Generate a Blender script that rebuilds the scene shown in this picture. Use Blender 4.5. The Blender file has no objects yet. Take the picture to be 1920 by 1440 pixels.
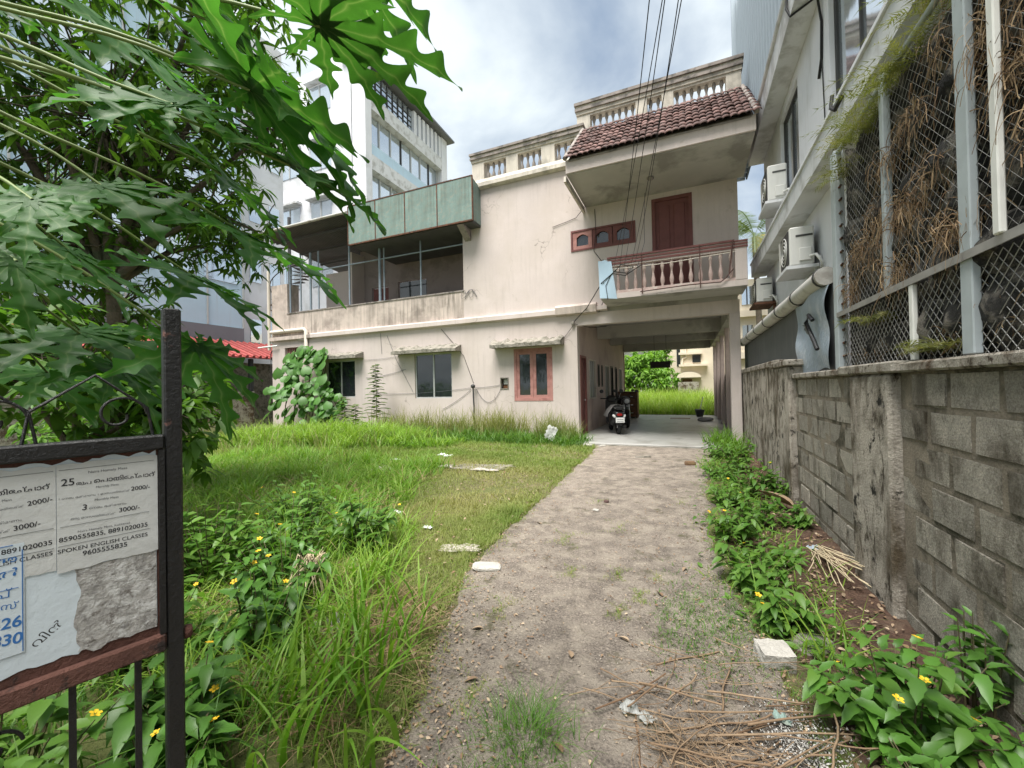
import bpy, bmesh, math, random
import numpy as np
from mathutils import Vector, Matrix, Euler
R = math.radians
S = bpy.context.scene
COL = S.collection
random.seed(7); RNG = np.random.default_rng(11)

# ---------------------------------------------------------------- camera
cd = bpy.data.cameras.new('camera'); cam = bpy.data.objects.new('camera', cd); COL.objects.link(cam)
cd.sensor_width = 36.0; cd.lens = 36.0*765/1920; cd.clip_start = .02; cd.clip_end = 2000
cam.matrix_world = Matrix.Translation((0, 0, 1.5)) @ Matrix.Rotation(R(23.35), 4, 'Z') @ Matrix.Rotation(R(90.63), 4, 'X') @ Matrix.Rotation(R(-1.14), 4, 'Z')
S.camera = cam
# ---------------------------------------------------------------- sky, sun, exposure (bright broken overcast)
SUN_EL, SUN_AZ = 70, 184          # azimuth measured clockwise from +Y (the driveway axis)
W = bpy.data.worlds.new('World'); S.world = W; W.use_nodes = True
wn, wl = W.node_tree.nodes, W.node_tree.links; wn.clear()
def wnode(t, **k):
    n = wn.new(t)
    for a, v in k.items(): setattr(n, a, v)
    return n
sky = wnode('ShaderNodeTexSky', sky_type='NISHITA', sun_disc=False, sun_elevation=R(SUN_EL), sun_rotation=R(SUN_AZ), air_density=1.0, dust_density=2.0)
tc = wnode('ShaderNodeTexCoord')
sep = wnode('ShaderNodeSeparateXYZ'); wl.new(tc.outputs['Generated'], sep.inputs[0])
zz = wnode('ShaderNodeMath', operation='ADD'); zz.inputs[1].default_value = .22; wl.new(sep.outputs['Z'], zz.inputs[0])
zm = wnode('ShaderNodeMath', operation='MAXIMUM'); zm.inputs[1].default_value = .08; wl.new(zz.outputs[0], zm.inputs[0])
dv = wnode('ShaderNodeVectorMath', operation='DIVIDE'); wl.new(tc.outputs['Generated'], dv.inputs[0])
cb = wnode('ShaderNodeCombineXYZ'); wl.new(zm.outputs[0], cb.inputs[0]); wl.new(zm.outputs[0], cb.inputs[1]); cb.inputs[2].default_value = 1
wl.new(cb.outputs[0], dv.inputs[1])
mp = wnode('ShaderNodeMapping'); mp.inputs['Location'].default_value = (3.1, 1.15, 0); wl.new(dv.outputs[0], mp.inputs[0])
n1 = wnode('ShaderNodeTexNoise', noise_dimensions='3D'); n1.inputs['Scale'].default_value = 1.5; n1.inputs['Detail'].default_value = 7; n1.inputs['Roughness'].default_value = .52; n1.inputs['Distortion'].default_value = .25
n2 = wnode('ShaderNodeTexNoise', noise_dimensions='3D'); n2.inputs['Scale'].default_value = 2.6; n2.inputs['Detail'].default_value = 5
wl.new(mp.outputs[0], n1.inputs['Vector']); wl.new(mp.outputs[0], n2.inputs['Vector'])
r1 = wnode('ShaderNodeValToRGB'); r1.color_ramp.elements[0].position = .36; r1.color_ramp.elements[1].position = .60; wl.new(n1.outputs[0], r1.inputs[0])
CL = wnode('ShaderNodeValToRGB')                      # cloud radiance: grey-blue bases to bright white tops
e = CL.color_ramp.elements; e[0].position = .34; e[0].color = (1.4, 1.75, 2.15, 1); e[1].position = .57; e[1].color = (3.45, 3.75, 3.9, 1)
wl.new(n1.outputs[0], CL.inputs[0])
sk = wnode('ShaderNodeVectorMath', operation='SCALE'); sk.inputs['Scale'].default_value = .7; wl.new(sky.outputs[0], sk.inputs[0])
mx = wnode('ShaderNodeMix', data_type='RGBA'); wl.new(sk.outputs[0], mx.inputs['A']); wl.new(CL.outputs[0], mx.inputs['B'])
cov = wnode('ShaderNodeMath', operation='MULTIPLY_ADD'); cov.inputs[1].default_value = .3; cov.inputs[2].default_value = .7; wl.new(r1.outputs[0], cov.inputs[0]); wl.new(cov.outputs[0], mx.inputs['Factor'])
bg = wnode('ShaderNodeBackground'); bg.inputs['Strength'].default_value = .10; wl.new(mx.outputs['Result'], bg.inputs[0])
wo = wnode('ShaderNodeOutputWorld'); wl.new(bg.outputs[0], wo.inputs[0])
sl = bpy.data.lights.new('sun', 'SUN'); sl.energy = 3.2; sl.angle = R(38); sl.color = (1, .965, .91)
so = bpy.data.objects.new('sun', sl); COL.objects.link(so)
_d = Vector((math.sin(R(SUN_AZ))*math.cos(R(SUN_EL)), math.cos(R(SUN_AZ))*math.cos(R(SUN_EL)), math.sin(R(SUN_EL))))
so.rotation_euler = _d.to_track_quat('Z', 'Y').to_euler(); so.location = (0, -4, 14)
vs = S.view_settings; vs.view_transform = 'Standard'; vs.look = 'None'; vs.gamma = 1; vs.use_curve_mapping = False; vs.exposure = 1.55
S.cycles.use_denoising = True; S.cycles.denoising_prefilter = 'ACCURATE'
S.cycles.max_bounces = 7; S.cycles.diffuse_bounces = 4; S.cycles.glossy_bounces = 3; S.cycles.transmission_bounces = 4; S.cycles.transparent_max_bounces = 8
# ---------------------------------------------------------------- helpers
class MB:
    """collects shapes; build() links them as one mesh object"""
    def __init__(s): s.v = []; s.f = []; s.sm = []
    def add(s, vs_, fs, smooth=False):
        b = len(s.v); s.v += [tuple(p) for p in vs_]; s.f += [tuple(i+b for i in f) for f in fs]; s.sm += [smooth]*len(fs); return s
    def box(s, x0, x1, y0, y1, z0, z1):
        return s.add([(x0,y0,z0),(x1,y0,z0),(x1,y1,z0),(x0,y1,z0),(x0,y0,z1),(x1,y0,z1),(x1,y1,z1),(x0,y1,z1)],
                     [(0,3,2,1),(4,5,6,7),(0,1,5,4),(1,2,6,5),(2,3,7,6),(3,0,4,7)])
    def cbox(s, x0, x1, y0, y1, z0, z1, c=.01):
        """box with chamfered edges"""
        bm = bmesh.new(); bmesh.ops.create_cube(bm, size=1)
        for v in bm.verts: v.co = Vector(((x0+x1)/2+v.co.x*(x1-x0), (y0+y1)/2+v.co.y*(y1-y0), (z0+z1)/2+v.co.z*(z1-z0)))
        bmesh.ops.bevel(bm, geom=bm.edges[:], offset=c, segments=1, affect='EDGES')
        bm.verts.index_update(); s.add([v.co for v in bm.verts], [[v.index for v in f.verts] for f in bm.faces]); bm.free(); return s
    def prism(s, poly, axis, a0, a1, smooth=False):
        """extrude a 2-D polygon along axis ('x': poly is (y,z); 'y': (x,z); 'z': (x,y))"""
        n = len(poly)
        mk = {'x': lambda p, a: (a, p[0], p[1]), 'y': lambda p, a: (p[0], a, p[1]), 'z': lambda p, a: (p[0], p[1], a)}[axis]
        v = [mk(p, a0) for p in poly]+[mk(p, a1) for p in poly]
        s.add(v, [tuple(range(n))[::-1], tuple(range(n, 2*n))]); b = len(s.v)-2*n
        for i in range(n): s.f.append((b+i, b+(i+1) % n, b+n+(i+1) % n, b+n+i)); s.sm.append(smooth)
        return s
    def tube(s, pts, r, seg=8, cap=True, sx=None):
        pts = [Vector(p) for p in pts]; n = len(pts); rr = r if isinstance(r, (list, tuple)) else [r]*n
        up = None; rings = []
        for i, p in enumerate(pts):
            t = (pts[min(i+1, n-1)]-pts[max(i-1, 0)]).normalized()
            if up is None: up = Vector((0, 0, 1)) if abs(t.z) < .9 else Vector((1, 0, 0))
            a = t.cross(up).normalized(); up = a.cross(t).normalized()
            rings.append([p+(a*math.cos(k*2*math.pi/seg)+up*math.sin(k*2*math.pi/seg))*rr[i] for k in range(seg)])
        v = [q for g in rings for q in g]; f = []
        for i in range(n-1):
            for k in range(seg): f.append((i*seg+k, i*seg+(k+1) % seg, (i+1)*seg+(k+1) % seg, (i+1)*seg+k))
        s.add(v, f, True)
        if cap: s.add(rings[0], [tuple(range(seg))]); s.add(rings[-1], [tuple(range(seg))[::-1]])
        return s
    def lathe(s, prof, c, seg=10, axis='z'):
        v = []; f = []
        for (r, h) in prof:
            for k in range(seg):
                a = k*2*math.pi/seg; u, w = r*math.cos(a), r*math.sin(a)
                v.append({'z': (c[0]+u, c[1]+w, c[2]+h), 'x': (c[0]+h, c[1]+u, c[2]+w), 'y': (c[0]+u, c[1]+h, c[2]+w)}[axis])
        for i in range(len(prof)-1):
            for k in range(seg): f.append((i*seg+k, i*seg+(k+1) % seg, (i+1)*seg+(k+1) % seg, (i+1)*seg+k))
        s.add(v, f, True); return s
    def wall(s, x0, x1, z0, z1, ops, y0, y1, axis='x'):
        """wall slab with rectangular openings; axis 'x' runs along x (thickness y0..y1), 'y' runs along y (thickness in x)"""
        xs = sorted({x0, x1, *[o[0] for o in ops], *[o[1] for o in ops]}); zs = sorted({z0, z1, *[o[2] for o in ops], *[o[3] for o in ops]})
        def solid(i, j):
            if i < 0 or j < 0 or i >= len(xs)-1 or j >= len(zs)-1: return False
            cx, cz = (xs[i]+xs[i+1])/2, (zs[j]+zs[j+1])/2
            return not any(o[0] < cx < o[1] and o[2] < cz < o[3] for o in ops)
        P = (lambda x, y, z: (x, y, z)) if axis == 'x' else (lambda x, y, z: (y, x, z))
        for i in range(len(xs)-1):
            for j in range(len(zs)-1):
                if not solid(i, j): continue
                a, b, c, d = xs[i], xs[i+1], zs[j], zs[j+1]
                s.add([P(a,y0,c),P(b,y0,c),P(b,y0,d),P(a,y0,d)], [(0,1,2,3)]); s.add([P(a,y1,c),P(b,y1,c),P(b,y1,d),P(a,y1,d)], [(3,2,1,0)])
                if not solid(i-1, j): s.add([P(a,y0,c),P(a,y1,c),P(a,y1,d),P(a,y0,d)], [(3,2,1,0)])
                if not solid(i+1, j): s.add([P(b,y0,c),P(b,y1,c),P(b,y1,d),P(b,y0,d)], [(0,1,2,3)])
                if not solid(i, j-1): s.add([P(a,y0,c),P(b,y0,c),P(b,y1,c),P(a,y1,c)], [(3,2,1,0)])
                if not solid(i, j+1): s.add([P(a,y0,d),P(b,y0,d),P(b,y1,d),P(a,y1,d)], [(0,1,2,3)])
        return s
ORG = {}
def _tags(o, label, cat, group, kind):
    if label: o['label'] = label
    if cat: o['category'] = cat
    if group: o['group'] = group
    if kind: o['kind'] = kind
def thing(name, loc, label, cat, group=None, rz=0):
    o = bpy.data.objects.new(name, None); COL.objects.link(o); o.location = loc; o.rotation_euler = (0, 0, rz); o.empty_display_size = .1
    ORG[o.name] = Vector(loc); _tags(o, label, cat, group, None); return o
def link_mesh(name, me, mat, parent=None, org=None, label=None, cat=None, group=None, kind=None):
    """me holds world coordinates minus org"""
    o = bpy.data.objects.new(name, me); COL.objects.link(o)
    if mat: me.materials.append(mat)
    if parent is not None:
        o.parent = parent; o.location = org-ORG[parent.name]
    else: o.location = org
    ORG[o.name] = org.copy(); _tags(o, label, cat, group, kind); return o
def build(mb, name, mat, parent=None, label=None, cat=None, group=None, kind=None, local=False):
    """local=True: the mesh is in its root's own frame (root may be rotated)"""
    v = np.array(mb.v, dtype=np.float64)
    if local: org = Vector((0, 0, 0))
    else:
        lo, hi = v.min(0), v.max(0); org = Vector(((lo[0]+hi[0])/2, (lo[1]+hi[1])/2, lo[2])); v = v-np.array(org)
    me = bpy.data.meshes.new(name); me.from_pydata([tuple(p) for p in v], [], mb.f)
    me.polygons.foreach_set('use_smooth', mb.sm); me.update()
    if local:
        o = bpy.data.objects.new(name, me); COL.objects.link(o); me.materials.append(mat); o.parent = parent; ORG[o.name] = Vector((0,0,0)); _tags(o, label, cat, group, kind); return o
    return link_mesh(name, me, mat, parent, org, label, cat, group, kind)
def np_mesh(name, verts, faces, smooth=False, attrs=None):
    """fast mesh from arrays; faces (n,3) or (n,4) or a list of both; attrs: name -> per-vertex float"""
    fl = faces if isinstance(faces, list) else [faces]
    me = bpy.data.meshes.new(name); me.vertices.add(len(verts)); me.vertices.foreach_set('co', np.ascontiguousarray(verts, dtype=np.float32).ravel())
    idx = np.concatenate([f.ravel() for f in fl]).astype(np.int32)
    tot = np.concatenate([np.full(len(f), f.shape[1]) for f in fl]).astype(np.int32); st = np.concatenate([[0], np.cumsum(tot)[:-1]]).astype(np.int32)
    me.loops.add(len(idx)); me.loops.foreach_set('vertex_index', idx); me.polygons.add(len(tot)); me.polygons.foreach_set('loop_start', st); me.polygons.foreach_set('loop_total', tot)
    if smooth: me.polygons.foreach_set('use_smooth', np.ones(len(tot), dtype=bool))
    me.update(calc_edges=True)
    for k, a in (attrs or {}).items():
        at = me.attributes.new(k, 'FLOAT', 'POINT'); at.data.foreach_set('value', np.ascontiguousarray(a, dtype=np.float32))
    return me
def stuff(name, me, mat, org=(0,0,0), parent=None, label=None, cat=None, kind='stuff', group=None):
    return link_mesh(name, me, mat, parent, Vector(org), label, cat, group, kind)
def clone(o, loc=None, parent=None, **k):
    c = o.copy(); COL.objects.link(c)
    if parent is not None: c.parent = parent
    if loc is not None: c.location = loc
    ORG[c.name] = Vector((0,0,0))
    for a in ('label', 'category', 'group'):
        if a in k: c[a] = k[a]
    return c
# ---------------------------------------------------------------- materials
def mat(name, base, rough=.85, var=.18, vscale=3, bump=.15, bscale=40, alt=None, altscale=2.5, altpos=(.5, .62), streak=None, metal=0, transl=0, rnd=0, attr=None, spec=.3, fine=0, blotch=None, coat=0, attrpow=0, world=None, cracks=None):
    """procedural surface: base colour with cloudy variation, optional second colour in patches (alt), vertical run-off streaks, blotches, fine relief"""
    m = bpy.data.materials.new(name); m.use_nodes = True; nt = m.node_tree; N, L = nt.nodes, nt.links
    b = N['Principled BSDF']; b.inputs['Roughness'].default_value = rough; b.inputs['Metallic'].default_value = metal; b.inputs['Specular IOR Level'].default_value = spec
    if coat: b.inputs['Coat Weight'].default_value = coat
    tc = N.new('ShaderNodeTexCoord'); co = tc.outputs['Object']
    def noise(sc, det=4, rgh=.55, vec=None, dist=0):
        n = N.new('ShaderNodeTexNoise'); n.inputs['Scale'].default_value = sc; n.inputs['Detail'].default_value = det; n.inputs['Roughness'].default_value = rgh; n.inputs['Distortion'].default_value = dist
        L.new(vec or co, n.inputs['Vector']); return n.outputs[0]
    def ramp(src, p0, p1, c0=(0,0,0,1), c1=(1,1,1,1)):
        r = N.new('ShaderNodeValToRGB'); e = r.color_ramp.elements; e[0].position = p0; e[1].position = p1; e[0].color = c0; e[1].color = c1; L.new(src, r.inputs[0]); return r.outputs[0]
    def mixc(fac, a, b_, mode='MIX'):
        x = N.new('ShaderNodeMix'); x.data_type = 'RGBA'; x.blend_type = mode
        for k, v in (('A', a), ('B', b_)):
            if isinstance(v, tuple): x.inputs[k].default_value = (*v[:3], 1)
            else: L.new(v, x.inputs[k])
        if isinstance(fac, (int, float)): x.inputs['Factor'].default_value = fac
        else: L.new(fac, x.inputs['Factor'])
        return x.outputs['Result']
    if rnd or True:
        oi = N.new('ShaderNodeObjectInfo')
    if rnd:   # shift the pattern for each copy
        ad = N.new('ShaderNodeVectorMath'); ad.operation = 'MULTIPLY_ADD'; ad.inputs[1].default_value = (1,1,1); L.new(co, ad.inputs[0])
        sc_ = N.new('ShaderNodeMath'); sc_.operation = 'MULTIPLY'; sc_.inputs[1].default_value = 37; L.new(oi.outputs['Random'], sc_.inputs[0]); L.new(sc_.outputs[0], ad.inputs[2]); co = ad.outputs[0]
    lo = tuple(c*(1-var) for c in base); hi = tuple(min(1, c*(1+var)) for c in base)
    col = mixc(ramp(noise(vscale, 5), .3, .7), lo, hi)
    if attr:
        at = N.new('ShaderNodeAttribute'); at.attribute_name = attr[0]; af = at.outputs['Fac']
        if attrpow:
            pw = N.new('ShaderNodeMath'); pw.operation = 'POWER'; pw.inputs[1].default_value = attrpow; L.new(af, pw.inputs[0]); af = pw.outputs[0]
        col = mixc(af, col, attr[1])
        if len(attr) > 2:
            at2 = N.new('ShaderNodeAttribute'); at2.attribute_name = attr[2]; col = mixc(at2.outputs['Fac'], col, attr[3])
    if fine:
        col = mixc(ramp(noise(bscale*1.7, 3, .7), .3, .7), mixc(1.0, col, (1-fine,)*3, 'MULTIPLY'), mixc(1.0, col, (1+fine,)*3, 'MULTIPLY'))
    if alt: col = mixc(ramp(noise(altscale, 6, .62, dist=.3), *altpos), col, alt)
    if blotch:   # (colour, scale, p0, p1)
        col = mixc(ramp(noise(blotch[1], 8, .7), blotch[2], blotch[3]), col, blotch[0])
    if streak:   # (colour, p0, p1, amount)
        mp = N.new('ShaderNodeMapping'); mp.inputs['Scale'].default_value = (5, 5, .35); L.new(co, mp.inputs[0])
        s1 = ramp(noise(1.6, 6, .65, mp.outputs[0]), streak[1], streak[2]); s2 = ramp(noise(.9, 3), .35, .7)
        mm = N.new('ShaderNodeMath'); mm.operation = 'MULTIPLY'; L.new(s1, mm.inputs[0]); L.new(s2, mm.inputs[1])
        m2 = N.new('ShaderNodeMath'); m2.operation = 'MULTIPLY'; m2.inputs[1].default_value = streak[3]; L.new(mm.outputs[0], m2.inputs[0]); col = mixc(m2.outputs[0], col, streak[0])
    if cracks:   # (colour, scale, width): thin wandering cracks, only here and there
        vo = N.new('ShaderNodeTexVoronoi'); vo.feature = 'DISTANCE_TO_EDGE'; vo.inputs['Scale'].default_value = cracks[1]
        wn2 = N.new('ShaderNodeTexNoise'); wn2.inputs['Scale'].default_value = 1.7; wn2.inputs['Detail'].default_value = 8; L.new(co, wn2.inputs['Vector'])
        wm = N.new('ShaderNodeVectorMath'); wm.operation = 'MULTIPLY_ADD'; wm.inputs[1].default_value = (1.1,)*3; L.new(wn2.outputs['Color'], wm.inputs[0]); L.new(co, wm.inputs[2]); L.new(wm.outputs[0], vo.inputs['Vector'])
        c1 = ramp(vo.outputs['Distance'], 0, cracks[2], (1,1,1,1), (0,0,0,1)); c2 = ramp(noise(.7, 3), .52, .62); cm = N.new('ShaderNodeMath'); cm.operation = 'MULTIPLY'; L.new(c1, cm.inputs[0]); L.new(c2, cm.inputs[1]); col = mixc(cm.outputs[0], col, cracks[0])
    if rnd:
        hs = N.new('ShaderNodeHueSaturation'); L.new(col, hs.inputs['Color'])
        ml = N.new('ShaderNodeMapRange'); ml.inputs['To Min'].default_value = 1-rnd; ml.inputs['To Max'].default_value = 1+rnd; L.new(oi.outputs['Random'], ml.inputs[0]); L.new(ml.outputs[0], hs.inputs['Value']); col = hs.outputs[0]
    if world:   # stains that run on from piece to piece: (colour, scale, p0, p1, stretch)
        ge = N.new('ShaderNodeNewGeometry'); mw = N.new('ShaderNodeMapping'); mw.inputs['Scale'].default_value = (1, 1, world[4]); L.new(ge.outputs['Position'], mw.inputs[0])
        col = mixc(ramp(noise(world[1], 8, .68, mw.outputs[0], .4), world[2], world[3]), col, world[0])
        col = mixc(ramp(noise(world[1]*3.1, 7, .7, mw.outputs[0], .2), world[2]+.06, world[3]+.02), col, tuple(c*.5 for c in world[0]))
    L.new(col, b.inputs['Base Color'])
    if bump:
        bp = N.new('ShaderNodeBump'); bp.inputs['Strength'].default_value = min(1, bump*2); bp.inputs['Distance'].default_value = bump*.05
        L.new(noise(bscale, 6, .7), bp.inputs['Height']); L.new(bp.outputs[0], b.inputs['Normal'])
    if transl:
        t = N.new('ShaderNodeBsdfTranslucent'); L.new(mixc(1.0, col, (1.5, 1.6, .75), 'MULTIPLY'), t.inputs[0])
        ms = N.new('ShaderNodeMixShader'); ms.inputs[0].default_value = transl; L.new(b.outputs[0], ms.inputs[1]); L.new(t.outputs[0], ms.inputs[2]); L.new(ms.outputs[0], N['Material Output'].inputs[0])
    return m
def glass(name, tint=(.02, .025, .028), rough=.06):
    m = bpy.data.materials.new(name); m.use_nodes = True; b = m.node_tree.nodes['Principled BSDF']
    b.inputs['Base Color'].default_value = (*tint, 1); b.inputs['Roughness'].default_value = rough; b.inputs['Specular IOR Level'].default_value = .9
    nt = m.node_tree; n = nt.nodes.new('ShaderNodeTexNoise'); n.inputs['Scale'].default_value = 2.2; bp = nt.nodes.new('ShaderNodeBump'); bp.inputs['Strength'].default_value = .05; bp.inputs['Distance'].default_value = .05
    nt.links.new(n.outputs[0], bp.inputs['Height']); nt.links.new(bp.outputs[0], b.inputs['Normal']); return m
M = {}
M['plaster'] = mat('peach_plaster', (.60, .525, .49), .9, .07, .8, .15, 30, alt=(.54, .47, .42), altscale=.7, altpos=(.45, .72), streak=((.27, .235, .20), .50, .70, .36), fine=.04, cracks=((.26, .22, .19), .55, .006), blotch=((.47, .405, .355), 2.6, .64, .78))
M['plaster_dirty'] = mat('stained_peach_plaster', (.60, .51, .45), .92, .10, 1.2, .15, 30, alt=(.34, .285, .25), altscale=1.4, altpos=(.46, .66), streak=((.17, .15, .125), .42, .62, .9), fine=.06)
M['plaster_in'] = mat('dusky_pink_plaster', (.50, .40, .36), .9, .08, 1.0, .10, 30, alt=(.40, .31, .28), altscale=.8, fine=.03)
M['parapet'] = mat('weathered_parapet_plaster', (.60, .55, .475), .92, .10, 1.5, .2, 30, alt=(.30, .28, .24), altscale=2.2, altpos=(.5, .75), streak=((.16, .15, .13), .46, .68, .75), fine=.06)
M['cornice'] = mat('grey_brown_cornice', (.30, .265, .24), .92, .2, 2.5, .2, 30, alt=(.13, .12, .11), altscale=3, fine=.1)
M['soffit'] = mat('grey_soffit', (.46, .44, .405), .9, .08, 1.2, .08, 25, alt=(.30, .285, .26), altscale=.8)
M['maroon'] = mat('maroon_painted_wood', (.17, .066, .06), .6, .15, 4, .05, 50, fine=.08)
M['pinkwood'] = mat('faded_pink_painted_wood', (.42, .21, .185), .65, .14, 5, .06, 50, alt=(.33, .15, .13), altscale=4, fine=.08)
M['grille'] = mat('dark_red_brown_iron', (.10, .05, .042), .6, .2, 8, .1, 60)
M['alu'] = mat('grey_aluminium_frame', (.48, .49, .48), .5, .08, 4, .03, 60, metal=.2)
M['glass'] = glass('dark_window_glass')
M['bglass'] = glass('blue_reflective_glass', (.10, .19, .27), .12)
M['oldconc'] = mat('mossy_old_concrete', (.30, .275, .235), .95, .2, 5, .5, 35, alt=(.085, .085, .06), altscale=6, altpos=(.45, .68), fine=.15)
M['tile'] = mat('weathered_terracotta', (.20, .118, .105), .9, .25, 9, .15, 60, alt=(.085, .068, .066), altscale=7, altpos=(.42, .66), rnd=.38)
M['greensheet'] = mat('verdigris_sheet_metal', (.21, .30, .27), .75, .2, 1.5, .1, 50, alt=(.17, .25, .235), altscale=5, altpos=(.42, .70), blotch=((.30, .30, .25), 9, .50, .68), streak=((.115, .135, .11), .36, .58, .95), fine=.25)
M['rust'] = mat('rusty_brown_iron', (.14, .065, .04), .85, .3, 14, .3, 70, alt=(.06, .035, .028), altscale=9)
M['darksheet'] = mat('dark_corrugated_sheet', (.075, .075, .075), .7, .2, 2, .08, 40)
M['bluepole'] = mat('blue_grey_painted_pole', (.26, .31, .36), .6, .12, 6, .05, 60)
M['pvc'] = mat('cream_plastic_pipe', (.66, .60, .52), .6, .06, 3, .02, 60)
M['floorc'] = mat('smooth_grey_cement_floor', (.36, .355, .335), .45, .12, 1.2, .04, 30, alt=(.27, .26, .24), altscale=1.4, fine=.05, spec=.4)
M['whitewall'] = mat('white_painted_wall', (.68, .69, .72), .88, .04, .8, .05, 25, alt=(.58, .59, .60), altscale=.7, streak=((.40, .39, .37), .56, .76, .5))
M['fascia'] = mat('pale_grey_concrete_fascia', (.60, .61, .62), .9, .07, 1.2, .08, 30, alt=(.40, .40, .39), altscale=1.6, streak=((.27, .27, .26), .55, .75, .6))
M['bluepaint'] = mat('pale_blue_paint', (.44, .58, .69), .85, .06, .9, .04, 25, streak=((.38, .42, .44), .52, .72, .6))
M['greyband'] = mat('grey_cladding', (.17, .18, .20), .7, .06, 1, .03, 30)
M['redroof'] = mat('bright_red_roof_tile', (.36, .085, .078), .7, .2, 4, .1, 40, rnd=.15)
M['metalfin'] = mat('blue_grey_metal_cladding', (.33, .39, .44), .55, .05, 2, .02, 40, metal=.15)
M['roofunder'] = mat('slate_blue_roof_lining', (.10, .125, .15), .8, .08, 2, .03, 40)
M['acwhite'] = mat('ivory_appliance_paint', (.60, .60, .57), .5, .04, 3, .02, 60, streak=((.35, .33, .29), .56, .74, .5))
M['acdark'] = mat('dark_grille', (.05, .05, .05), .6, .1, 5, .02, 60)
M['block'] = mat('mossy_concrete_block', (.45, .415, .35), .95, .2, 9, 1.0, 60, alt=(.115, .105, .075), altscale=4.5, altpos=(.56, .76), rnd=.24, fine=.4, world=((.095, .078, .052), 1.9, .505, .67, .6))
M['mortar'] = mat('dark_mossy_mortar', (.26, .225, .175), .97, .25, 6, .6, 50, alt=(.075, .068, .048), altscale=3, fine=.2)
M['pillar'] = mat('mossy_plastered_pillar', (.42, .38, .325), .95, .16, 4, .5, 45, alt=(.10, .085, .06), altscale=3, altpos=(.5, .66), blotch=((.018, .017, .014), 5.5, .57, .63), fine=.2, world=((.095, .072, .045), 2.3, .50, .62, .35))
M['coping'] = mat('stained_concrete_coping', (.38, .35, .30), .95, .16, 5, .5, 45, alt=(.12, .10, .07), altscale=5, altpos=(.47, .66), fine=.2, world=((.10, .07, .045), 3.2, .50, .62, 1))
M['fencepost'] = mat('pale_blue_grey_steel_post', (.40, .445, .46), .6, .10, 6, .05, 60, blotch=((.10, .09, .08), 9, .66, .72))
M['whitepost'] = mat('white_painted_steel_post', (.72, .72, .68), .6, .08, 6, .05, 60, blotch=((.22, .17, .13), 9, .66, .74))
M['wire'] = mat('galvanised_wire', (.34, .335, .32), .5, .15, 9, 0, metal=.4)
M['felt'] = mat('black_felt_planter', (.035, .034, .032), .9, .35, 9, .9, 45, alt=(.22, .20, .17), altscale=9, altpos=(.50, .62), rnd=.3, fine=.25)
M['straw'] = mat('dried_brown_stems', (.36, .26, .15), .9, .3, 8, 0, attr=('tint', (.13, .075, .04)))
M['greysheet'] = mat('dark_grey_sheet', (.10, .105, .105), .7, .12, 1.5, .1, 25, streak=((.22, .22, .21), .5, .72, .5))
M['tarp'] = mat('pale_blue_grey_tarpaulin', (.30, .36, .42), .5, .14, 4, .5, 9, alt=(.46, .50, .54), altscale=3, altpos=(.5, .7))
M['greypipe'] = mat('pale_grey_plastic_pipe', (.50, .49, .46), .5, .08, 3, .03, 50, alt=(.33, .31, .28), altscale=3)
M['blackiron'] = mat('flaking_black_iron', (.009, .009, .010), .42, .3, 10, .25, 80, blotch=((.17, .075, .06), 11, .62, .68), fine=.1, spec=.5)
M['rustiron'] = mat('rusty_red_brown_iron', (.12, .055, .042), .8, .25, 12, .35, 70, blotch=((.03, .022, .02), 9, .55, .62))
M['paper'] = mat('weathered_white_paper', (.60, .615, .61), .85, .05, 6, .16, 16, alt=(.52, .53, .52), altscale=14, altpos=(.52, .72), blotch=((.42, .36, .28), 7, .66, .78))
M['paperblue'] = mat('pale_blue_poster_paper', (.62, .70, .76), .85, .05, 6, .12, 30, alt=(.50, .56, .62), altscale=8, altpos=(.55, .75))
M['papergrey'] = mat('peeled_grey_paper', (.40, .39, .375), .95, .25, 40, .35, 60, alt=(.62, .62, .61), altscale=34, altpos=(.5, .6), blotch=((.20, .185, .17), 48, .56, .64), fine=.25)
M['ink'] = mat('black_print', (.035, .035, .04), .8, .1, 5, 0); M['inkgrey'] = mat('faded_grey_print', (.11, .115, .125), .8, .1, 5, 0)
M['inkblue'] = mat('blue_print', (.045, .17, .46), .8, .1, 5, 0)
M['blackplastic'] = mat('black_body_plastic', (.018, .018, .019), .32, .1, 5, 0, spec=.5)
M['rubber'] = mat('black_rubber', (.022, .022, .022), .85, .1, 20, .1, 60); M['chrome'] = mat('dull_chrome', (.45, .45, .45), .3, .1, 5, 0, metal=.9)
M['seatcover'] = mat('grey_cloth_cover', (.16, .155, .15), .9, .1, 6, .1, 60); M['tail'] = mat('red_lens', (.30, .012, .012), .25, .05, 5, 0, spec=.6)
M['plate'] = mat('white_number_plate', (.75, .75, .73), .5, .03, 5, 0); M['brownwood'] = mat('varnished_brown_wood', (.16, .075, .033), .5, .3, 6, .05, 40, alt=(.09, .04, .02), altscale=4)
M['plank'] = mat('weathered_dark_plank', (.045, .04, .034), .85, .25, 6, .15, 40)
M['soil'] = mat('brown_garden_soil', (.15, .12, .07), .97, .25, 3, .7, 22, alt=(.115, .13, .042), altscale=.8, altpos=(.36, .56), blotch=((.24, .19, .125), 3.5, .55, .70), fine=.3)
M['laterite'] = mat('red_brown_litter_soil', (.105, .062, .043), .98, .3, 5, .9, 26, alt=(.17, .12, .085), altscale=9, altpos=(.5, .68), fine=.4)
M['leafcover'] = None
def foliage(name, c, alt, **k): return mat(name, c, k.pop('rough', .5), .22, k.pop('vs', 4), 0, attr=('tint', alt), transl=k.pop('transl', .35), spec=.35, **k)
M['lawn'] = foliage('short_lawn_blades', (.125, .225, .03), (.30, .29, .115), rough=.65)
M['tallgrass'] = foliage('tall_green_grass', (.105, .25, .02), (.24, .34, .055), rough=.5)
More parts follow.
